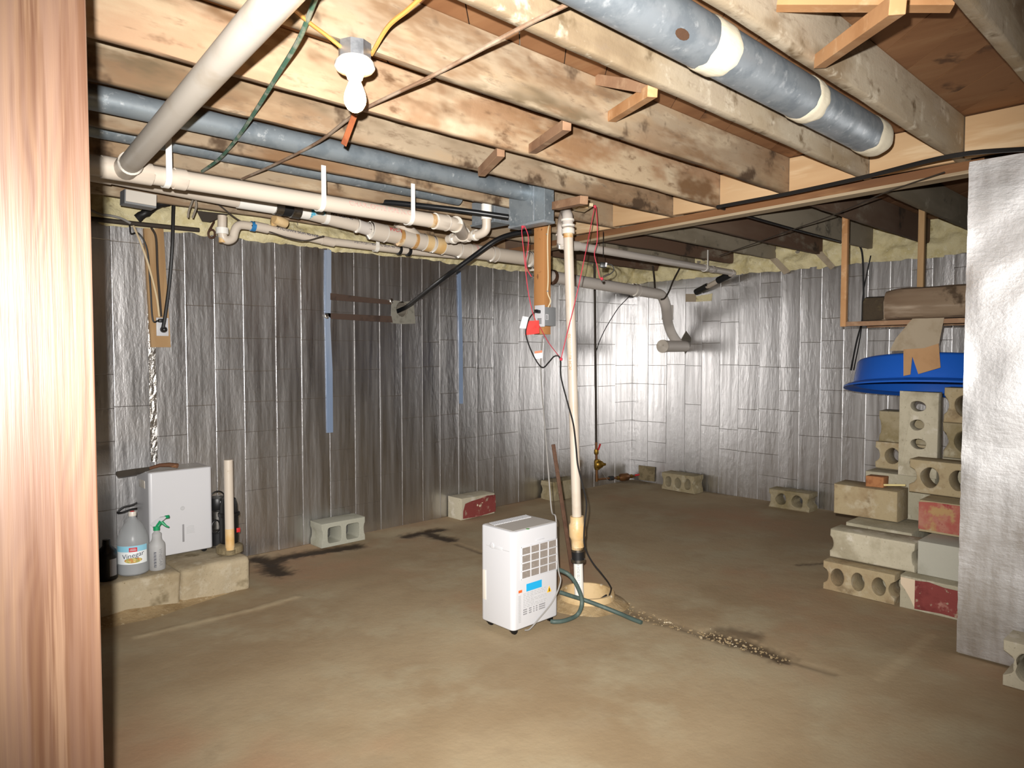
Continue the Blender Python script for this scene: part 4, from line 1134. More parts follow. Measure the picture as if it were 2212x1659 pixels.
# ================================================================== concrete pad and what stands on it
PZ = .22
def pad():
    g = G().box((-.6, 4.56, -.02), (1.50, WA - .02, PZ), .02, 3)
    h = G().box((1.504, 4.57, -.02), (1.955, WA - .02, PZ), .03, 3)
    T = thing('concrete_pad', 'raised rough concrete pad against the foil wall', 'pad', (1.0, 4.9, 0))
    for gg in (g, h):
        bm = bmesh.new(); vs = [bm.verts.new(v) for v in gg.v]
        for f in gg.f: bm.faces.new([vs[i] for i in f])
        bmesh.ops.subdivide_edges(bm, edges=[e for e in bm.edges if e.calc_length() > .1], cuts=14, use_grid_fill=True)
        for v in bm.verts:
            n_ = mnoise.noise_vector(v.co * 6)
            if v.co.z > PZ - .01: v.co.z += n_.z * .003
            elif v.co.y < 4.66 or v.co.x > 1.9: v.co += Vector((n_.x * .012, n_.y * .03, n_.z * .008))
        obj('slab', G().bm(bm), 'pad', T, ang=70)
pad()
vs = []
for i in range(40):
    x = -.1 + i * .05; tp_ = min(1, max(0.02, (1.86 - x) / .5))
    for k in range(5):
        t = k / 4
        vs.append((x, 4.575 - .17 * tp_ * (1 - t) + .015 * mnoise.noise(Vector((x * 5, k, 3))) * (k < 4), -.003 + (.05 * t ** 1.5 + .012 * mnoise.noise(Vector((x * 7, k * 2, 9))) * t) * tp_))
tag(obj('dirt_mound', G().add(vs, [(i * 5 + k, i * 5 + 5 + k, i * 5 + 6 + k, i * 5 + 1 + k) for i in range(39) for k in range(4)]), 'mud', ang=80), 'low ridge of dried dirt along the foot of the concrete pad', 'dirt')


def rounded_body(x0, x1, y0, y1, z0, z1, r=.028):
    b = bmesh.new(); bmesh.ops.create_cube(b, size=1)
    for v in b.verts: v.co = Vector(((x0 + x1) / 2 + v.co.x * (x1 - x0), (y0 + y1) / 2 + v.co.y * (y1 - y0), (z0 + z1) / 2 + v.co.z * (z1 - z0)))
    ve = [e for e in b.edges if abs(e.verts[0].co.z - e.verts[1].co.z) > .1]
    bmesh.ops.bevel(b, geom=ve, offset=r, segments=5, profile=.5, affect='EDGES')
    he = [e for e in b.edges if abs(e.verts[0].co.z - e.verts[1].co.z) < 1e-5 and e.is_manifold and abs(e.link_faces[0].normal.z - e.link_faces[1].normal.z) > .5]
    bmesh.ops.bevel(b, geom=he, offset=.009, segments=3, profile=.5, affect='EDGES')
    return G().bm(b)
def caster(root, x, y, z0, z1):
    c = obj('caster', G().box((x - .018, y - .014, (z0 + z1) / 2), (x + .018, y + .014, z1), .003), 'black', root)
    obj('wheel', G().lathe([(0, -.011), (.017, -.011), (.0185, -.006), (.0185, .006), (.017, .011), (0, .011)], (x + .006, y, z0 + .0186), 16, (0, 1, 0)), 'black', c)

# ---- dehumidifier in the middle of the floor
x0, x1, y0, y1, z0, z1 = 2.637, 3.003, 2.763, 3.035, .036, .585
T = thing('dehumidifier', 'white dehumidifier with a square filter grille in the middle of the floor', 'dehumidifier', ((x0 + x1) / 2, (y0 + y1) / 2, 0))
bd = obj('body', rounded_body(x0, x1, y0, y1, z0, z1), 'white', T, ang=50)
for x_ in (x0 + .04, x1 - .04):
    for y_ in (y0 + .04, y1 - .04): caster(T, x_, y_, 0.001, z0 + .002)
FY = lambda x, y: AT(x, y, 1, y0)                # a pixel on the grille side
FX = lambda x, y: AT(x, y, 0, x0)                # a pixel on the handle side
def onface(pts, e=.0012): return [Vector((p.x, y0 - e * .2, p.z)) for p in pts]
ga, gb, gc, gd = FY(1127.5, 1183), FY(1198.5, 1163), FY(1196.5, 1228), FY(1125.5, 1252)
gx0, gx1, gz1, gz0 = (ga.x + gd.x) / 2, x1 - .022, ga.z, gd.z
gr = obj('filter_grille', G().box((gx0, y0 - .0015, gz0), (gx1, y0 + .001, gz1)), 'filter', T, smooth=False)
for k in range(5):
    xx = gx0 + (gx1 - gx0) * k / 4
    obj('grille_bar', G().box((xx - .003, y0 - .0055, gz0 - .003), (xx + .003, y0 - .001, gz1 + .003), .001), 'white', gr)
for k in range(5):
    zz = gz0 + (gz1 - gz0) * k / 4
    obj('grille_bar', G().box((gx0 - .003, y0 - .006, zz - .003), (gx1 + .003, y0 - .001, zz + .003), .001), 'white', gr)
obj('grille_catch', G().box((FY(1157, 1167).x, y0 - .006, FY(1157, 1168).z), (FY(1175, 1163).x, y0 + .001, FY(1173, 1164).z + .004), .002), 'white', T)
def label_rect(xa, xb, za, zb, mat, name='label', e=.001):
    return obj(name, G().box((xa, y0 - e - .0006, za), (xb, y0 + .0005, zb)), mat, T, smooth=False)
c0, c1 = FY(1137, 1278), FY(1170, 1250)
label_rect(c0.x, c1.x, c0.z, FY(1137, 1262).z, 'cyan_label', 'cyan_sticker')
q = FY(1120, 1282); r_ = FY(1127.5, 1274)
label_rect(q.x, r_.x, q.z, r_.z, 'orange_label', 'orange_label')
tx, tz = FY(1186, 1273).x, FY(1186, 1277).z
obj('warning_triangle', G().sheet([(tx - .018, y0 - .0008, tz - .004), (tx + .018, y0 - .0008, tz - .004), (tx, y0 - .0008, tz + .033)], .001, (0, -1, 0)), 'yellow', T, smooth=False)
obj('warning_mark', G().sheet([(tx - .003, y0 - .0022, tz + .0), (tx + .004, y0 - .0022, tz + .0), (tx + .003, y0 - .0022, tz + .018), (tx - .002, y0 - .0022, tz + .018)], .0006, (0, -1, 0)), 'black', T, smooth=False)
random.seed(11)
tl, trr, tt, tb_ = FY(1130, 1290).x, FY(1180, 1272).x, FY(1130, 1284).z, FY(1128, 1325).z
g = G()
for k in range(9):
    zz = tt + (tb_ - tt) * k / 11; xa = tl
    ln = (trr - tl) * (1 if k not in (3, 6) else .45)
    while xa < tl + ln:
        w = random.uniform(.012, .03)
        g.box((xa, y0 - .0012, zz - .002), (min(xa + w, tl + ln), y0 + .0005, zz + .0025)); xa += w + .005
pr = obj('printed_notice', g, 'lgrey', T, smooth=False); pr['kind'] = 'stuff'
g = G()
for k in range(3):
    zz = tb_ + .012 - k * .012
    for xx, w in ((.0, .03), (.045, .02), (.08, .008), (.1, .012), (.125, .05)): g.box((tl + xx, y0 - .0012, zz), (tl + xx + w, y0 + .0005, zz + .006))
pr = obj('rating_print', g, 'mgrey', T, smooth=False); pr['kind'] = 'stuff'
g = G(); zz = FY(1121, 1288).z; ze = FY(1119, 1348).z; xa = FY(1119.5, 1300).x
while zz > ze: g.box((xa, y0 - .0012, zz - .005), (xa + .02, y0 + .0005, zz)); zz -= .0085
pr = obj('side_print', g, 'lgrey', T, smooth=False); pr['kind'] = 'stuff'
# grey top with slotted vent
tp = obj('top_panel', G().box((x0 + .02, y0 + .02, z1 - .001), (x1 - .02, y1 - .015, z1 + .0012), .001), 'top_grey', T, smooth=False)
for k in range(24):
    xx = x0 + .035 + k * .0125
    obj('vent_slat', G().bar((xx, y1 - .085, z1 + .003), (xx + .02, y1 - .022, z1 + .003), .0055, .004), 'white', tp, smooth=False)
gp = AT(1140, 1143, 2, z1)
obj('green_sticker', G().lathe([(0, .0008), (.011, .0008), (.011, 0), (0, 0)], (gp.x, gp.y, z1 + .0012), 12), 'green_dot', T)
# handle recess, water window and seam on the handle side
ha, hb_ = FX(1058, 1175), FX(1085, 1190)
hr = obj('handle_recess', G().box((x0 - .0015, min(ha.y, hb_.y), hb_.z), (x0 + .002, max(ha.y, hb_.y), ha.z), .001), 'white2', T)
obj('handle_knob', G().lathe([(0, .004), (.014, .003), (.017, 0)], (x0 - .001, ha.y - .022, (ha.z + hb_.z) / 2 + .005), 14, (-1, 0, 0)), 'white', hr)
wa_, wb_ = FX(1039, 1270), FX(1043, 1330)
obj('water_window', G().box((x0 - .002, y1 - .05, .16), (x0 + .002, y1 - .022, .33), .001), 'pvc_rim', T)
obj('panel_seam', G().box((x0 - .0006, y0 + .03, z1 - .112), (x0 + .001, y1 - .05, z1 - .109)), 'lgrey', T, smooth=False)
# power cord: from the outlet down behind the machine and slantwise over its face
cpts = [P(1172, 726, 4.87), P(1168, 790, 4.75), P(1172, 860, 4.6), P(1180, 960, 4.42), P(1187, 1050, 4.28), P(1192, 1105, 4.2), Vector((x1 + .012, 2.80, z1 + .02)), Vector((x1 + .010, 2.79, .48)), Vector((x1 + .010, 2.775, .30)), Vector((x1 + .006, y0 - .008, .235)), Vector((FY(1192, 1298).x, y0 - .008, FY(1192, 1298).z)), Vector((FY(1160, 1338).x, y0 - .008, FY(1160, 1338).z)), Vector((FY(1142, 1358).x, y0 - .008, FY(1142, 1358).z)), Vector((FY(1133, 1361).x, y0 - .004, FY(1133, 1361).z))]
T2 = thing('electric_cord', 'grey power cord hanging from the outlet to the floor dehumidifier', 'cord', cpts[0])
obj('cord', G().tube(spline(cpts, 8), .0042, 8), 'cable_grey', T2)
tgp = [P(1154, 764, 4.76), P(1172, 760, 4.76), P(1172, 773, 4.76), P(1155, 776, 4.76)]
wt = obj('cord_tag', G().sheet(tgp, .001, -CF), 'white', T2, smooth=False)
obj('orange_stripe', G().sheet([P(1155, 759, 4.755), P(1171, 757, 4.755), P(1171.5, 762, 4.755), P(1155, 764, 4.755)], .001, -CF), 'orange_label', wt, smooth=False)

# ---- dehumidifier on the pad
x0, x1, y0, y1, z0, z1 = 1.415, 1.81, 4.83, 5.10, PZ + .03, .80
T = thing('dehumidifier', 'white dehumidifier with a plain front standing on the concrete pad', 'dehumidifier', ((x0 + x1) / 2, (y0 + y1) / 2, PZ))
obj('body', rounded_body(x0, x1, y0, y1, z0, z1, .02), 'white', T, ang=50)
obj('top_panel', G().box((x0 + .02, y0 + .02, z1 - .001), (x1 - .02, y1 - .015, z1 + .0012), .001), 'top_grey', T, smooth=False)
for x_ in (x0 + .05, x1 - .05):
    for y_ in (y0 + .05, y1 - .05): caster(T, x_, y_, PZ + .003, z0 + .002)
cpt = FY(395, 1098); 
FY2 = lambda x, y: AT(x, y, 1, y0)
q = FY2(394.5, 1098); obj('round_badge', G().lathe([(0, .0015), (.0135, .0015), (.014, 0)], (q.x, y0, q.z), 24, (0, -1, 0)), 'lgrey', T)
obj('badge_letters', text('GE', .013, lambda x, y, z: Vector((q.x + x, y0 - .0022 - z, q.z + y))), 'white', T)
a, b = FY2(393.5, 1133), FY2(398.5, 1170)
obj('water_window', G().box((a.x, y0 - .0015, b.z), (b.x, y0 + .001, a.z), .0007), 'mgrey', T)
g = G(); a = FY2(402, 1138); random.seed(5)
for k in range(6): g.box((a.x + (.002 if k else .012), y0 - .001, a.z - .009 * k), (a.x + random.uniform(.04, .055), y0 + .0005, a.z - .009 * k + .003))
pr = obj('printed_notice', g, 'lgrey', T, smooth=False); pr['kind'] = 'stuff'
obj('side_handle', G().box((x0 - .002, y0 + .08, z1 - .11), (x0 + .001, y0 + .20, z1 - .06), .001), 'pvc_rim', T)
# black cord loop behind it
cord = spline([Vector((1.44, 5.11, .575)), P(285, 1091, 4.70), P(266, 1096, 4.67), P(254, 1107, 4.65), P(264, 1107, 4.65), P(285, 1100, 4.68), Vector((1.44, 5.11, .53))], 8)
tag(obj('cord_loop', G().tube(cord, .006, 8), 'cable_black'), 'black cord loop sticking out behind the pad dehumidifier', 'cord')
# machete lying on top of it
a, b = AT(258, 1026, 2, z1 + .012), AT(330, 1011, 2, z1 + .012)
T = thing('machete', 'old machete with a dark blade lying on the pad dehumidifier', 'machete', b)
dv = (b - a).normalized(); sd = Vector((-dv.y, dv.x, 0))
ba = [a - sd * .02, a - sd * .028 + dv * .03, b - sd * .012, b + sd * .012, a + sd * .028 + dv * .03, a + sd * .018]
a2_, b2_ = AT(262, 1028, 1, 4.93), AT(332, 1010, 1, 4.93)
ba = [Vector((v.x, 4.90, v.z)) for v in [AT(x, y, 1, 4.90) for x, y in ((252, 1020), (250, 1026), (255, 1033), (300, 1026), (334, 1013), (322, 1010), (290, 1014))]]
for v in ba: v.z += .004
obj('blade', G().sheet(ba, .006, (0, 1, 0)), 'machete', T, smooth=False)
ha_ = [AT(x, y, 1, 4.905) for x, y in ((322, 1012), (345, 1005), (365, 1004), (384, 1006))]
for v in ha_: v.z = max(v.z, z1 + .014)
obj('handle', G().tube(ha_, .014, 10, radii=[.010, .012, .015, .016]), 'rust_wood', T)

# ---- vinegar jug
jx, jy = 1.28, 4.70
T = thing('vinegar_jug', 'clear plastic gallon jug with a blue vinegar label on the pad', 'jug', (jx, jy, PZ))
H = .375; R = .088
obj('bottle', G().lathe([(0, .003), (R * .9, .003), (R, .012), (R, .19), (R * .98, .215), (R * .85, .255), (R * .55, .305), (R * .3, .33), (.020, .345), (.019, .352)], (jx, jy, PZ), 32), 'clear', T)
obj('vinegar', G().lathe([(0, .006), (R * .88, .006), (R * .96, .014), (R * .96, .10), (0, .10)], (jx, jy, PZ), 32), 'liquid', T)
cp_ = obj('cap', G().lathe([(0, .379), (.021, .378), (.0225, .374), (.0225, .352), (.0, .352)], (jx, jy, PZ), 20), 'pvc_rim', T)
obj('cap_top', G().lathe([(0, .382), (.012, .381), (.012, .378)], (jx, jy, PZ), 16), 'red', cp_)
def wrap(cx, cy, zb, R_, ac):
    return lambda x, y, z: Vector((cx + (R_ + z) * math.cos(ac + x / R_), cy + (R_ + z) * math.sin(ac + x / R_), zb + y))
ac = math.atan2(-jy, -jx)
def patch(root, w, xa, xb, za, zb, mat, name, e=.001, n=16):
    vs = [w(xa + (xb - xa) * i / n, z, e) for i in range(n + 1) for z in (za, zb)]
    return obj(name, G().add(vs, [(2 * i, 2 * i + 1, 2 * i + 3, 2 * i + 2) for i in range(n)]), mat, root)
w = wrap(jx, jy, PZ, R, ac)
lab = patch(T, w, -.105, .085, .075, .185, 'vin_label', 'label')
patch(lab, w, -.105, .085, .150, .185, 'vin_blue', 'blue_band', .0016)
patch(lab, w, -.022, .022, .150, .176, 'red_print', 'red_logo', .0022, 6)
patch(lab, w, -.017, .017, .158, .162, 'white', 'logo_line', .0028, 6)
patch(lab, w, -.014, .014, .166, .169, 'white', 'logo_line', .0028, 6)
vs = [w(-.05 + .1 * k / 14, .098 + e_ * .016 * math.sqrt(max(0, 1 - (k / 7 - 1) ** 2)), .0022) for k in range(15) for e_ in (-1, 1)]
obj('fruit_picture', G().add(vs, [(2 * k, 2 * k + 1, 2 * k + 3, 2 * k + 2) for k in range(14)]), 'vin_green', lab)
obj('label_text', text('Vinegar', .040, lambda x, y, z: w(x, .128 + y + x * .15, .0024 + z)), 'ink', lab)['kind'] = 'stuff'
# ---- spray bottle
sx, sy = 1.408, 4.672
T = thing('spray_bottle', 'milky spray bottle with a green trigger and handwritten letters on the pad', 'bottle', (sx, sy, PZ))
SR = .047
obj('bottle', G().lathe([(0, .003), (SR * .92, .003), (SR, .01), (SR, .15), (SR * .95, .165), (SR * .66, .185), (SR * .58, .2), (SR * .58, .225), (.016, .236), (.014, .246)], (sx, sy, PZ), 28), 'clear2', T)
obj('collar', G().lathe([(0, .246), (.019, .246), (.019, .27), (.012, .272), (0, .272)], (sx, sy, PZ), 16), 'green', T)
rv = Vector((CR.x, CR.y, 0)); c = Vector((sx, sy, PZ))
up = Vector((0, 0, 1))
hd2 = [c + up * .268 - rv * .02, c + up * .272 + rv * .018, c + up * .30 + rv * .035, c + up * .325 + rv * .065, c + up * .333 + rv * .062, c + up * .326 + rv * .02, c + up * .306 - rv * .01, c + up * .285 - rv * .035]
bk2 = Vector((CF.x, CF.y, 0)).normalized()
sp_ = obj('spray_head', G().sheet([p - bk2 * .011 for p in hd2], .022, bk2), 'white2', T, smooth=False)
obj('nozzle', G().tube([c + up * .327 + rv * .055, c + up * .331 + rv * .078], .010, 12), 'green', sp_)
tg = spline([c + up * .298 + rv * .03, c + up * .285 + rv * .045, c + up * .272 + rv * .06, c + up * .264 + rv * .078], 4)
obj('trigger', G().tube(tg, .006, 8, radii=[.011 - .007 * i / (len(tg) - 1) for i in range(len(tg))]), 'green', T)
obj('throat', G().tube([c + up * .27 + rv * .005, c + up * .305 + rv * .03], .014, 10), 'green', T)
w2 = wrap(sx, sy, PZ, SR, ac)
obj('handwriting', text('VINEGAR', .026, lambda x, y, z: w2(.018 + y, .085 - x, .0008 + z)), 'mgrey', T)['kind'] = 'stuff'
g = G()
for k in range(5):
    zz = .12 - k * .02
    for a_, b_ in (((-.020, zz), (-.006, zz - .006)), ((-.006, zz), (-.020, zz - .009)), ((-.020, zz - .013), (-.006, zz - .013))):
        g.tube([w2(a_[0], a_[1], .0008), w2(b_[0], b_[1], .0008)], .0014, 5)
obj('crossed_out_marks', g, 'ink', T)['kind'] = 'stuff'
# ---- black bottle behind the post
T = thing('black_bottle', 'black plastic bottle with a pale label on the pad beside the post', 'bottle', (1.128, 4.665, PZ))
bx0 = Vector((1.128, 4.665, PZ))
obj('bottle', G().lathe([(0, .003), (.052, .003), (.056, .01), (.056, .15), (.05, .175), (.025, .2), (.02, .215)], bx0, 20), 'black', T)
obj('cap', G().lathe([(.0, .242), (.021, .240), (.023, .213), (0, .213)], bx0, 16), 'black', T)
patch(T, wrap(bx0.x, bx0.y, PZ, .056, ac), .015, .06, .03, .13, 'mgrey', 'label')

# ---- old sump pumps with a pipe stub at the pad's edge
px_, py_ = 1.845, 4.70
T = thing('sump_pump', 'old black sump pump with a stained white pipe stub on the pad', 'pump', (px_, py_, PZ))
obj('cast_base', G().lathe([(0, .0), (.075, .0), (.085, .01), (.085, .05), (.07, .06), (0, .06)], (px_ + .035, py_ + .03, PZ + .001), 20), 'cast', T)
obj('motor', G().lathe([(0, .06), (.055, .06), (.06, .08), (.06, .24), (.07, .245), (.07, .265), (.058, .27), (.056, .32), (.045, .36), (.02, .375), (0, .377)], (px_ + .05, py_ + .07, PZ), 20), 'black', T)
obj('red_mark', G().box((px_ + .075, py_ + .005, PZ + .135), (px_ + .10, py_ + .012, PZ + .165), .002), 'red', T)
pp = [AT(497, 1192, 1, py_ - .03), AT(495, 1100, 1, py_ - .03), AT(493, 993, 1, py_ - .03)]
ps = obj('pipe_stub', G().tube(pp, .029, 18), 'pvc', T)
obj('rust_stain', G().tube([pp[0] + Vector((0, 0, .004)), lerp(pp[0], pp[1], .55)], .0294, 18), 'pvc_old', ps)
obj('pipe_socket', G().ring(pp[0], (0, 0, 1), .02, .036, .03), 'cast', T)
T = thing('sump_pump', 'second black pump with steel band and handle behind the dehumidifier', 'pump', (1.83, 4.93, PZ))
c_ = Vector((1.888, 4.95, PZ))
obj('body', G().lathe([(0, .001), (.06, .001), (.062, .02), (.062, .12), (.05, .13), (.05, .25), (0, .25)], c_, 20), 'steel', T)
obj('lower_housing', G().lathe([(.05, .02), (.07, .02), (.07, .11), (.05, .13)], c_, 20), 'black', T)
cpn = obj('motor_cap', G().lathe([(.0, .345), (.06, .345), (.064, .335), (.064, .27), (.06, .262), (0, .262)], c_, 20), 'black', T)
obj('name_plate', G().box((c_.x - .005, c_.y - .067, PZ + .285), (c_.x + .02, c_.y - .062, PZ + .325), .001), 'white', cpn)
obj('handle', G().tube([c_ + Vector((math.cos(k * math.pi / 10) * .05, 0, .34 + math.sin(k * math.pi / 10) * .045)) for k in range(11)], .005, 8), 'black', T)
obj('coiled_cord', G().tube([c_ + Vector((-.045 + .032 * math.cos(k * .5), -.075 - .0006 * k, .16 + .045 * math.sin(k * .5))) for k in range(40)], .005, 7), 'cable_black', T)

# ================================================================== sump pit and what runs to it
SC_ = Vector((3.37, 2.86, 0))
T = thing('sump_pit', 'round tan plastic sump pit rim set in the concrete floor', 'sump pit', SC_)
obj('rim', G().lathe([(.148, -.44), (.148, .068), (.152, .074), (.166, .074), (.172, .066), (.172, .02), (.176, -.03)], SC_, 40), 'crock', T)
obj('pit_bottom', G().lathe([(0, -.40), (.149, -.40)], SC_, 32), 'mud', T)
vs, fs = [], []
for k in range(40):
    a = 2 * math.pi * k / 40
    e = 1 + .10 * mnoise.noise(Vector((math.cos(a) * 2, math.sin(a) * 2, 4)))
    for r_, z_ in ((.171, .035), (.19, .028), (.215 * e, .016), (.26 * e, -.004)): vs.append(SC_ + Vector((math.cos(a) * r_, math.sin(a) * r_, z_)))
for k in range(40):
    for j in range(3): fs.append((k * 4 + j, ((k + 1) % 40) * 4 + j, ((k + 1) % 40) * 4 + j + 1, k * 4 + j + 1))
obj('mud_collar', G().add(vs, fs), 'mud', T, ang=80)
tag(obj('pit_wire', G().tube(spline([Vector((3.30, 2.93, .04)), Vector((3.34, 2.90, .02)), Vector((3.36, 2.85, -.02)), Vector((3.42, 2.78, .03)), Vector((3.45, 2.77, .05)), Vector((3.41, 2.80, .02))], 6), .004, 7), 'cable_black'), 'small black wire loop inside the sump pit', 'wire')

# green drain hoses
hz = .0135
hp = [Vector((3.008, 2.92, .305)), P(1216, 1234, 4.30), P(1237, 1250, 4.28), P(1252, 1278, 4.22), P(1257, 1304, 4.17), AT(1247, 1328, 2, .022), AT(1222, 1340, 2, hz), AT(1200, 1343, 2, hz), AT(1190, 1342, 2, hz)]
tag(obj('drain_hose', G().tube(spline(hp, 8), .0125, 12), 'hose'), 'green hose looping from the floor dehumidifier down to the floor', 'hose')
hp = [AT(1212, 1280, 2, .10), AT(1236, 1288, 2, .092), AT(1262, 1296, 2, .088), AT(1300, 1310, 2, .052), AT(1340, 1326, 2, .022), AT(1365, 1337, 2, .016), AT(1386, 1345, 2, .012)]
T = thing('drain_hose', 'cut green hose lying across the sump pit rim onto the floor', 'hose', hp[2])
obj('hose', G().tube(spline(hp, 8), .0125, 12), 'hose', T)
obj('cut_end', G().ring(hp[0], hp[1] - hp[0], .006, .0129, .01), 'hose', T)

# rusty rod
ra, rb2 = Vector((3.50, 3.10, .0)), P(1195, 960, 4.75)
ra = AT(1240, 1262, 2, 0.0)
tag(obj('iron_rod', G().bar(ra + Vector((0, 0, .003)), rb2, .012, .026, bev=.002), 'rust'), 'rusty flat iron rod leaning behind the white sump pipe', 'rod')

# gravel in the broken trench
random.seed(21)
g = G()
for i in range(300):
    t = random.random() ** .8
    k = t * 4; j = min(3, int(k)); pp_ = [(1318, 1296), (1390, 1333), (1470, 1358), (1570, 1385), (1690, 1425)]
    x_ = pp_[j][0] + (pp_[j + 1][0] - pp_[j][0]) * (k - j) + random.gauss(0, 9); y_ = pp_[j][1] + (pp_[j + 1][1] - pp_[j][1]) * (k - j) + random.gauss(0, 7)
    c = AT(x_, y_, 2, 0); r_ = random.choice((.003, .004, .005, .006, .009))
    b = bmesh.new(); bmesh.ops.create_icosphere(b, subdivisions=1, radius=r_)
    sc = (random.uniform(.7, 1.4), random.uniform(.7, 1.3), random.uniform(.5, .8))
    for v in b.verts: v.co = Vector((v.co.x * sc[0], v.co.y * sc[1], v.co.z * sc[2])) + c + Vector((0, 0, -r_ * .15))
    g.bm(b)
o = tag(obj('gravel', g, 'gravel', smooth=False), 'loose gravel spilled in the broken trench beside the sump pit', 'gravel'); o['kind'] = 'stuff'

# ================================================================== hanging timber with the outlet
tc_ = P(1170, 600, 4.95)
tx0, tx1, ty0, ty1 = tc_.x - .035, tc_.x + .035, tc_.y - .055, tc_.y + .042
zbt = P(1170, 722, 4.9).z
T = thing('hanging_timber', 'orange brown timber hanging below the galvanized box', 'timber', (tc_.x, tc_.y, zbt))
obj('board', G().box((tx0, ty0, zbt), (tx1, ty1, JZ + .05), .003), 'timber', T)
rc_ = spline([P(1192, 428, 4.5), P(1197, 448, 4.55), P(1190, 475, 4.7), P(1183, 508, 4.83), P(1184, 600, 4.845), P(1183, 632, 4.845), P(1189, 650, 4.83), P(1184, 664, 4.83)], 6)
cr = obj('cable', G().tube(rc_, .0045, 8), 'romex_cream', T)
for x, y in ((1182, 506), (1183, 629)): obj('staple', G().ring(P(x, y, 4.84), (0, 0, 1), .0042, .0072, .008), 'mgrey', cr)
# outlet box: plate faces the -x side
oz = P(1172, 683, 4.85).z
T = thing('outlet_box', 'grey outlet box with a white cover plate on the hanging timber', 'outlet', (tx0, ty0, oz))
obj('box', G().box((tx0 - .06, ty0 - .06, oz - .066), (tx1 - .012, ty0 - .001, oz + .062), .003), 'grey', T)
pl = obj('cover_plate', G().box((tx0 - .068, ty0 - .07, oz - .074), (tx0 - .0605, ty0 + .022, oz + .074), .003), 'white', T)
obj('socket', G().box((tx0 - .0695, ty0 - .045, oz - .055), (tx0 - .0675, ty0 - .006, oz - .014), .001), 'mgrey', pl)
obj('barcode_sticker', G().box((tx0 - .045, ty0 - .0612, oz - .026), (tx0 - .018, ty0 - .0602, oz + .012)), 'white', T, smooth=False)
g = G()
for k in range(6): g.box((tx0 - .041, ty0 - .0618, oz - .022 + k * .005), (tx0 - .026, ty0 - .0611, oz - .0196 + k * .005))
obj('barcode_lines', g, 'dark_line', T, smooth=False)['kind'] = 'stuff'
# pump cord with plug and tags
plug = Vector((tx0 - .069, ty0 - .025, oz + .028))
dp = lambda x, y, d: P(x, y, 4.66 - (d - 3.54) * .55)
cp = [plug + Vector((-.04, -.005, .004)), dp(1146, 684, 3.58), dp(1139, 700, 3.58), dp(1136, 722, 3.6), dp(1145, 752, 3.68), dp(1160, 782, 3.8), dp(1173, 794, 3.88), dp(1186, 782, 3.95), dp(1197, 770, 4.0), dp(1207, 770, 4.02), dp(1211, 782, 4.04), dp(1212, 815, 4.08), dp(1226, 870, 4.15), dp(1238, 915, 4.2), dp(1244, 965, 4.25), dp(1248, 1005, 4.28), dp(1259, 1050, 4.3), dp(1267, 1090, 4.3), dp(1262, 1140, 4.3), dp(1263, 1180, 4.3), dp(1278, 1212, 4.28), dp(1300, 1240, 4.25), dp(1316, 1262, 4.18), dp(1319, 1278, 4.12), Vector((3.44, 2.79, -.05))]
T = thing('pump_cord', 'black pump cord hanging from the outlet down into the sump pit', 'cord', plug)
obj('cord', G().tube(spline(cp, 8), .0046, 8), 'cable_black', T)
obj('plug', G().bar(plug, plug + Vector((-.045, -.006, .004)), .026, .022, bev=.004), 'black', T)
rt = obj('red_tag', G().sheet([dp(1136, 694, 3.57), dp(1164, 692, 3.54), dp(1165, 720, 3.54), dp(1152, 722, 3.56), dp(1134, 724, 3.58)], .002, -CF), 'orange_tape', T, smooth=False)
obj('white_tag', G().sheet([dp(1129, 683, 3.61), dp(1142, 685, 3.60), dp(1136, 710, 3.61), dp(1122, 709, 3.62)], .001, -CF), 'white', T, smooth=False)
# red strings
def string(pts, label, knots=()):
    T = thing('red_string', label, 'string', pts[0])
    obj('strand', G().tube(spline(pts, 5), .0028, 6), 'string', T)
    for k in knots: obj('knot', G().lathe([(0, -.012), (.009, -.006), (.010, 0), (.009, .006), (0, .012)], k, 8), 'string', T)
string([dp(1129, 488, 3.75), dp(1127, 500, 3.74), dp(1131, 540, 3.72), dp(1136, 590, 3.68), dp(1141, 630, 3.64), dp(1148, 665, 3.6), dp(1156, 690, 3.545), dp(1164, 702, 3.53), dp(1185, 740, 3.75), dp(1212, 775, 4.035)], 'red string tied under the galvanized box, running to the cord bend', [dp(1129, 490, 3.75), dp(1212, 776, 4.035)])
string([dp(1133, 488, 3.75), dp(1141, 510, 3.76), dp(1140, 540, 3.76), dp(1136, 560, 3.75), dp(1138, 580, 3.75), dp(1148, 598, 3.73)], 'short red string loop beside the hanging timber', [])
string([dp(1285, 444, 3.58), dp(1276, 490, 3.7), dp(1262, 560, 4.02), dp(1245, 640, 4.03), dp(1225, 720, 4.035), dp(1212, 775, 4.035)], 'long red string slanting across the white sump pipe', [dp(1285, 446, 3.58)])
string([dp(1287, 444, 3.58), dp(1290, 480, 3.58), dp(1290, 520, 3.58), dp(1284, 548, 3.58), dp(1290, 575, 3.58), dp(1296, 600, 3.58), dp(1302, 603, 3.58)], 'short red string hanging free beside the sump pipe', [dp(1300, 602, 3.58)])
# beige plate under the joist
hx = [dp(x, y, 3.85) for x, y in ((1236, 450), (1250, 443), (1281, 445), (1261, 458), (1243, 456))]
zp_ = JZ - .006
hx = [AT(x, y, 2, zp_) for x, y in ((1236, 450), (1250, 443), (1281, 446), (1262, 459), (1240, 455))]
T = thing('ceiling_plate', 'beige plastic plate fixed under the joist beside the red strings', 'plate', hx[0])
obj('plate', G().sheet(hx, .02, (0, 0, 1)), 'romex_cream', T, smooth=False)
mid = sum(hx, Vector()) / 5
obj('raised_centre', G().sheet([lerp(mid, h, .6) - Vector((0, 0, .006)) for h in hx], .006, (0, 0, 1)), 'pvc_old', T, smooth=False)
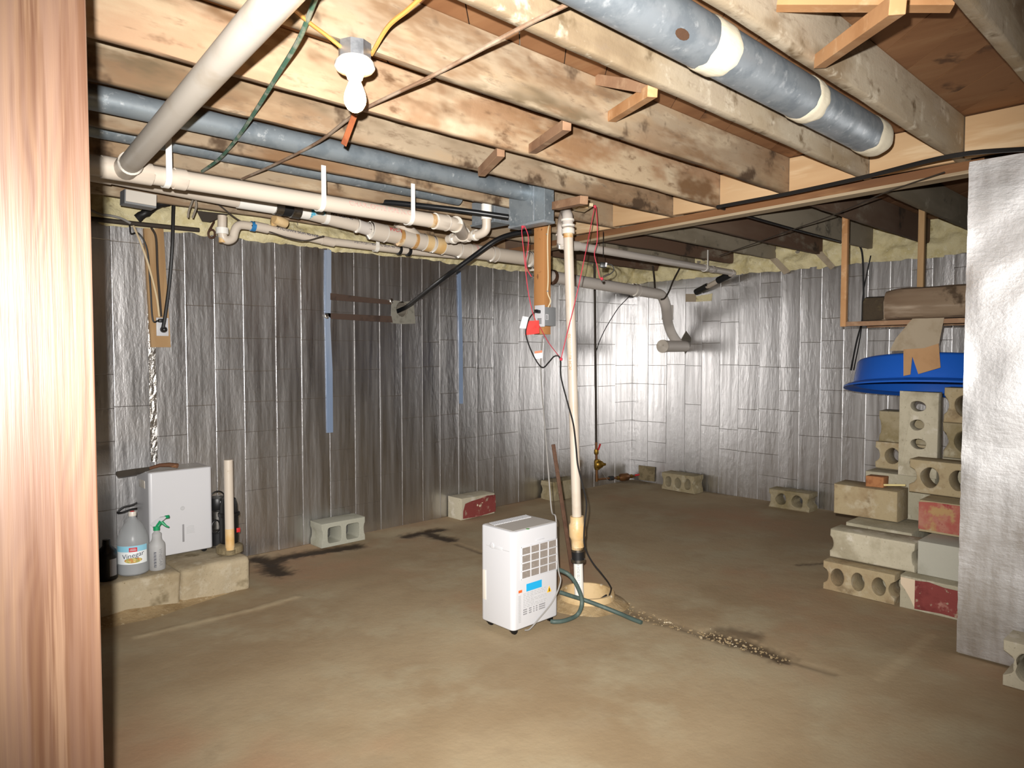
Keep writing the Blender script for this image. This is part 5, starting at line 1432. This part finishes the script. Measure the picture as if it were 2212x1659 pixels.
# small adapter hanging by a wire
T = thing('power_adapter', 'small black adapter box hanging below a joist beside the red string', 'adapter', P(1304, 570, 5.0))
obj('box', G().bar(P(1296, 572, 5.0), P(1310, 573, 5.0), .03, .036, bev=.003), 'black', T)
obj('label', G().bar(P(1307, 572, 4.98), P(1310.5, 572.5, 4.98), .03, .028), 'white', T)
obj('wire', G().tube(spline([P(1311, 570, 5.0), P(1322, 573, 5.0), P(1326, 583, 5.0), P(1318, 592, 5.0), P(1306, 597, 5.0)], 5), .004, 6), 'cable_black', T)
obj('inline_switch', G().bar(P(1303, 598, 5.0), P(1316, 592, 5.0), .014, .014, bev=.003), 'cable_dark', T)
obj('hanging_wire', G().tube([P(1303, 555, 5.02), P(1303, 540, 5.05), P(1303, 500, 5.1)], .003, 6), 'cable_black', T)

# ================================================================== corner water service
YV = 5.19
V = lambda x, y, e=0: AT(x, y, 1, YV + e)
T = thing('water_service', 'dark water pipe with brass regulator and copper run in the corner', 'pipe', V(1290, 1040))
obj('riser', G().tube([V(1284, 560), V(1285, 640), V(1288, 960)], .014, 12), 'cable_dark', T)
obj('copper_stub', G().tube([V(1288, 955), V(1289, 1040)], .015, 12), 'copper_old', T)
bv = obj('ball_valve', G().lathe([(0, -.03), (.022, -.03), (.026, -.015), (.026, .015), (.022, .03), (0, .03)], V(1288, 976), 14), 'brass', T)
obj('valve_handle', G().bar(V(1292, 972, -.03), V(1297, 959, -.03), .012, .022, bev=.003), 'red', bv)
rg = obj('regulator', G().lathe([(0, -.06), (.03, -.06), (.036, -.04), (.036, .04), (.026, .06), (0, .06)], V(1290, 1003), 16), 'brass', T)
obj('regulator_dome', G().lathe([(.052, -.01), (.055, .0), (.05, .03), (.035, .06), (.018, .075), (.012, .10), (0, .10)], V(1290, 1003), 18, (.7, -.7, 0), True), 'brass', rg)
obj('inlet_nut', G().ring(V(1284, 1006), (1, 0, 0), .01, .028, .05), 'brass', rg)
run = [V(1289, 1030), V(1291, 1038), V(1300, 1037), V(1336, 1037, -.02), V(1366, 1029, -.06), V(1372, 1028, -.1)]
run[2].z = run[1].z = .12; run[0].z = .17; run[3].z = .10; run[4].z = .10; run[5].z = .10
obj('copper_run', G().tube(fillet(run, .04), .013, 12), 'copper_old', T)
m_ = lerp(run[3], run[4], .4); md = (run[4] - run[3]).normalized()
obj('meter_body', G().lathe([(0, -.10), (.02, -.10), (.03, -.07), (.045, -.05), (.045, .05), (.03, .07), (.02, .10), (0, .10)], m_, 16, md), 'copper_old', T)
for t in (.0, .85): obj('brass_nut', G().ring(lerp(run[3], run[4], t), md, .012, .024, .04), 'brass', T)
obj('dark_valve', G().ring(lerp(run[2], run[3], .55), run[3] - run[2], .012, .026, .06), 'dark_line', T)
obj('red_handle', G().box(run[5] + Vector((-.02, -.03, .01)), run[5] + Vector((.05, -.01, .03)), .003), 'red', T)
obj('bonding_wire', G().tube(spline([V(1291, 640, -.01), V(1293, 960, -.01), V(1298, 1010, -.03), V(1304, 1025, -.03), V(1312, 1036, -.03)], 6), .0025, 6), 'cable_grey', T)
cable('thin_wire', [AT(1372, 628, 1, 5.2), AT(1345, 655, 1, 5.22), AT(1333, 669, 1, 5.24), AT(1310, 706, 1, 5.25), AT(1296, 735, 1, 5.25), AT(1288, 758, 1, 5.22)], .005, 'cable_black', 'thin black wire drooping on the foil near the corner')
cable('brown_rod', [AT(1410, 575, 1, 4.6), AT(1413, 600, 1, 4.55), AT(1415, 625, 1, 4.46)], .010, 'cable_dark', 'dark hanger rod above the grey sewer pipe', 'hanger')
cable('chain_hanger', [AT(1468, 580, 1, 4.45), AT(1455, 605, 1, 4.42), AT(1445, 630, 1, 4.36), AT(1436, 644, 1, 4.33), AT(1428, 647, 1, 4.34)], .009, 'cable_dark', 'dark strap hanger around the grey sewer pipe end', 'hanger')
tag(obj('corner_plate', G().sheet([AT(x, y, 0, WB - .012) for x, y in ((1380, 1005), (1415, 1009), (1414, 1040), (1380, 1036))], .006, (-1, 0, 0)), 'cast', smooth=False), 'bare dirty concrete patch low in the room corner', 'patch')

# ================================================================== on the foil wall
obj('blue_tape', G().sheet([AT(x, y, 1, WA - .004) for x, y in ((701, 540), (715, 540), (715, 640), (713, 700), (718, 800), (719, 934), (706, 935), (704, 800), (701, 640))], .004, (0, -1, 0)), 'tape_blue', wa, smooth=False)
obj('blue_tape', G().sheet([AT(x, y, 1, WA - .004) for x, y in ((988, 585), (995, 585), (999, 740), (1000, 872), (992, 872), (991, 740))], .003, (0, -1, 0)), 'tape_blue', wa, smooth=False)
obj('brown_strip', G().sheet([AT(x, y, 1, WA - .004) for x, y in ((713, 633), (845, 649), (845, 658), (713, 648))], .004, (0, -1, 0)), 'tape_brown', wa, smooth=False)
obj('brown_strip', G().sheet([AT(x, y, 1, WA - .004) for x, y in ((700, 676), (845, 683), (848, 697), (716, 689))], .004, (0, -1, 0)), 'tape_brown', wa, smooth=False)
for x, y in ((706, 683), (846, 650)):
    c = AT(x, y, 1, WA - .012); b = bmesh.new(); bmesh.ops.create_icosphere(b, subdivisions=2, radius=.022)
    for v in b.verts: v.co = Vector((v.co.x, v.co.y * .4, v.co.z)) * (1 + .35 * mnoise.noise(v.co * 60)) + c
    obj('crumpled_foil', G().bm(b), 'tape_foil', wa, smooth=False)
vs, fs = [], []
for j in range(40):
    z = .80 + (2.0 - .80) * j / 39
    for k in range(4):
        xx = AT(321 + 5 * k, 800, 1, WA).x + .006 * mnoise.noise(Vector((k * 3, z * 18, 2)))
        vs.append((xx, WA - .004 - .010 * abs(mnoise.noise(Vector((k * 5, z * 22, 8)))), z))
for j in range(39):
    for k in range(3): fs.append((j * 4 + k, j * 4 + k + 1, j * 4 + k + 5, j * 4 + k + 4))
obj('foil_tape', G().add(vs, fs), 'tape_foil', wa, smooth=False)
# wall board with outlet
bq = [AT(x, y, 1, WA - .035) for x, y in ((311, 493), (353, 494), (369, 750), (327, 750))]
T = thing('wall_board', 'brown board fixed upright on the foil wall, carrying an outlet', 'board', bq[3])
obj('board', G().sheet(bq, .03, (0, 1, 0)), 'ply', T, smooth=False)
YO = WA - .04
oa, ob_ = AT(337, 686, 1, YO), AT(364, 726, 1, YO)
T = thing('wall_outlet', 'white outlet plate with black plugs on the wall board', 'outlet', oa)
pl = obj('plate', G().box((oa.x, YO - .006, ob_.z), (ob_.x, YO + .004, oa.z), .002), 'white', T)
q = AT(352, 712, 1, YO)
obj('plug', G().lathe([(0, .045), (.012, .04), (.022, .02), (.022, 0), (0, 0)], (q.x, YO - .006, q.z), 14, (0, -1, 0)), 'black', T)
q = AT(350, 693, 1, YO)
obj('plug', G().box((q.x - .03, YO - .04, q.z - .013), (q.x + .015, YO - .0065, q.z + .013), .004), 'black', T)
random.seed(3)
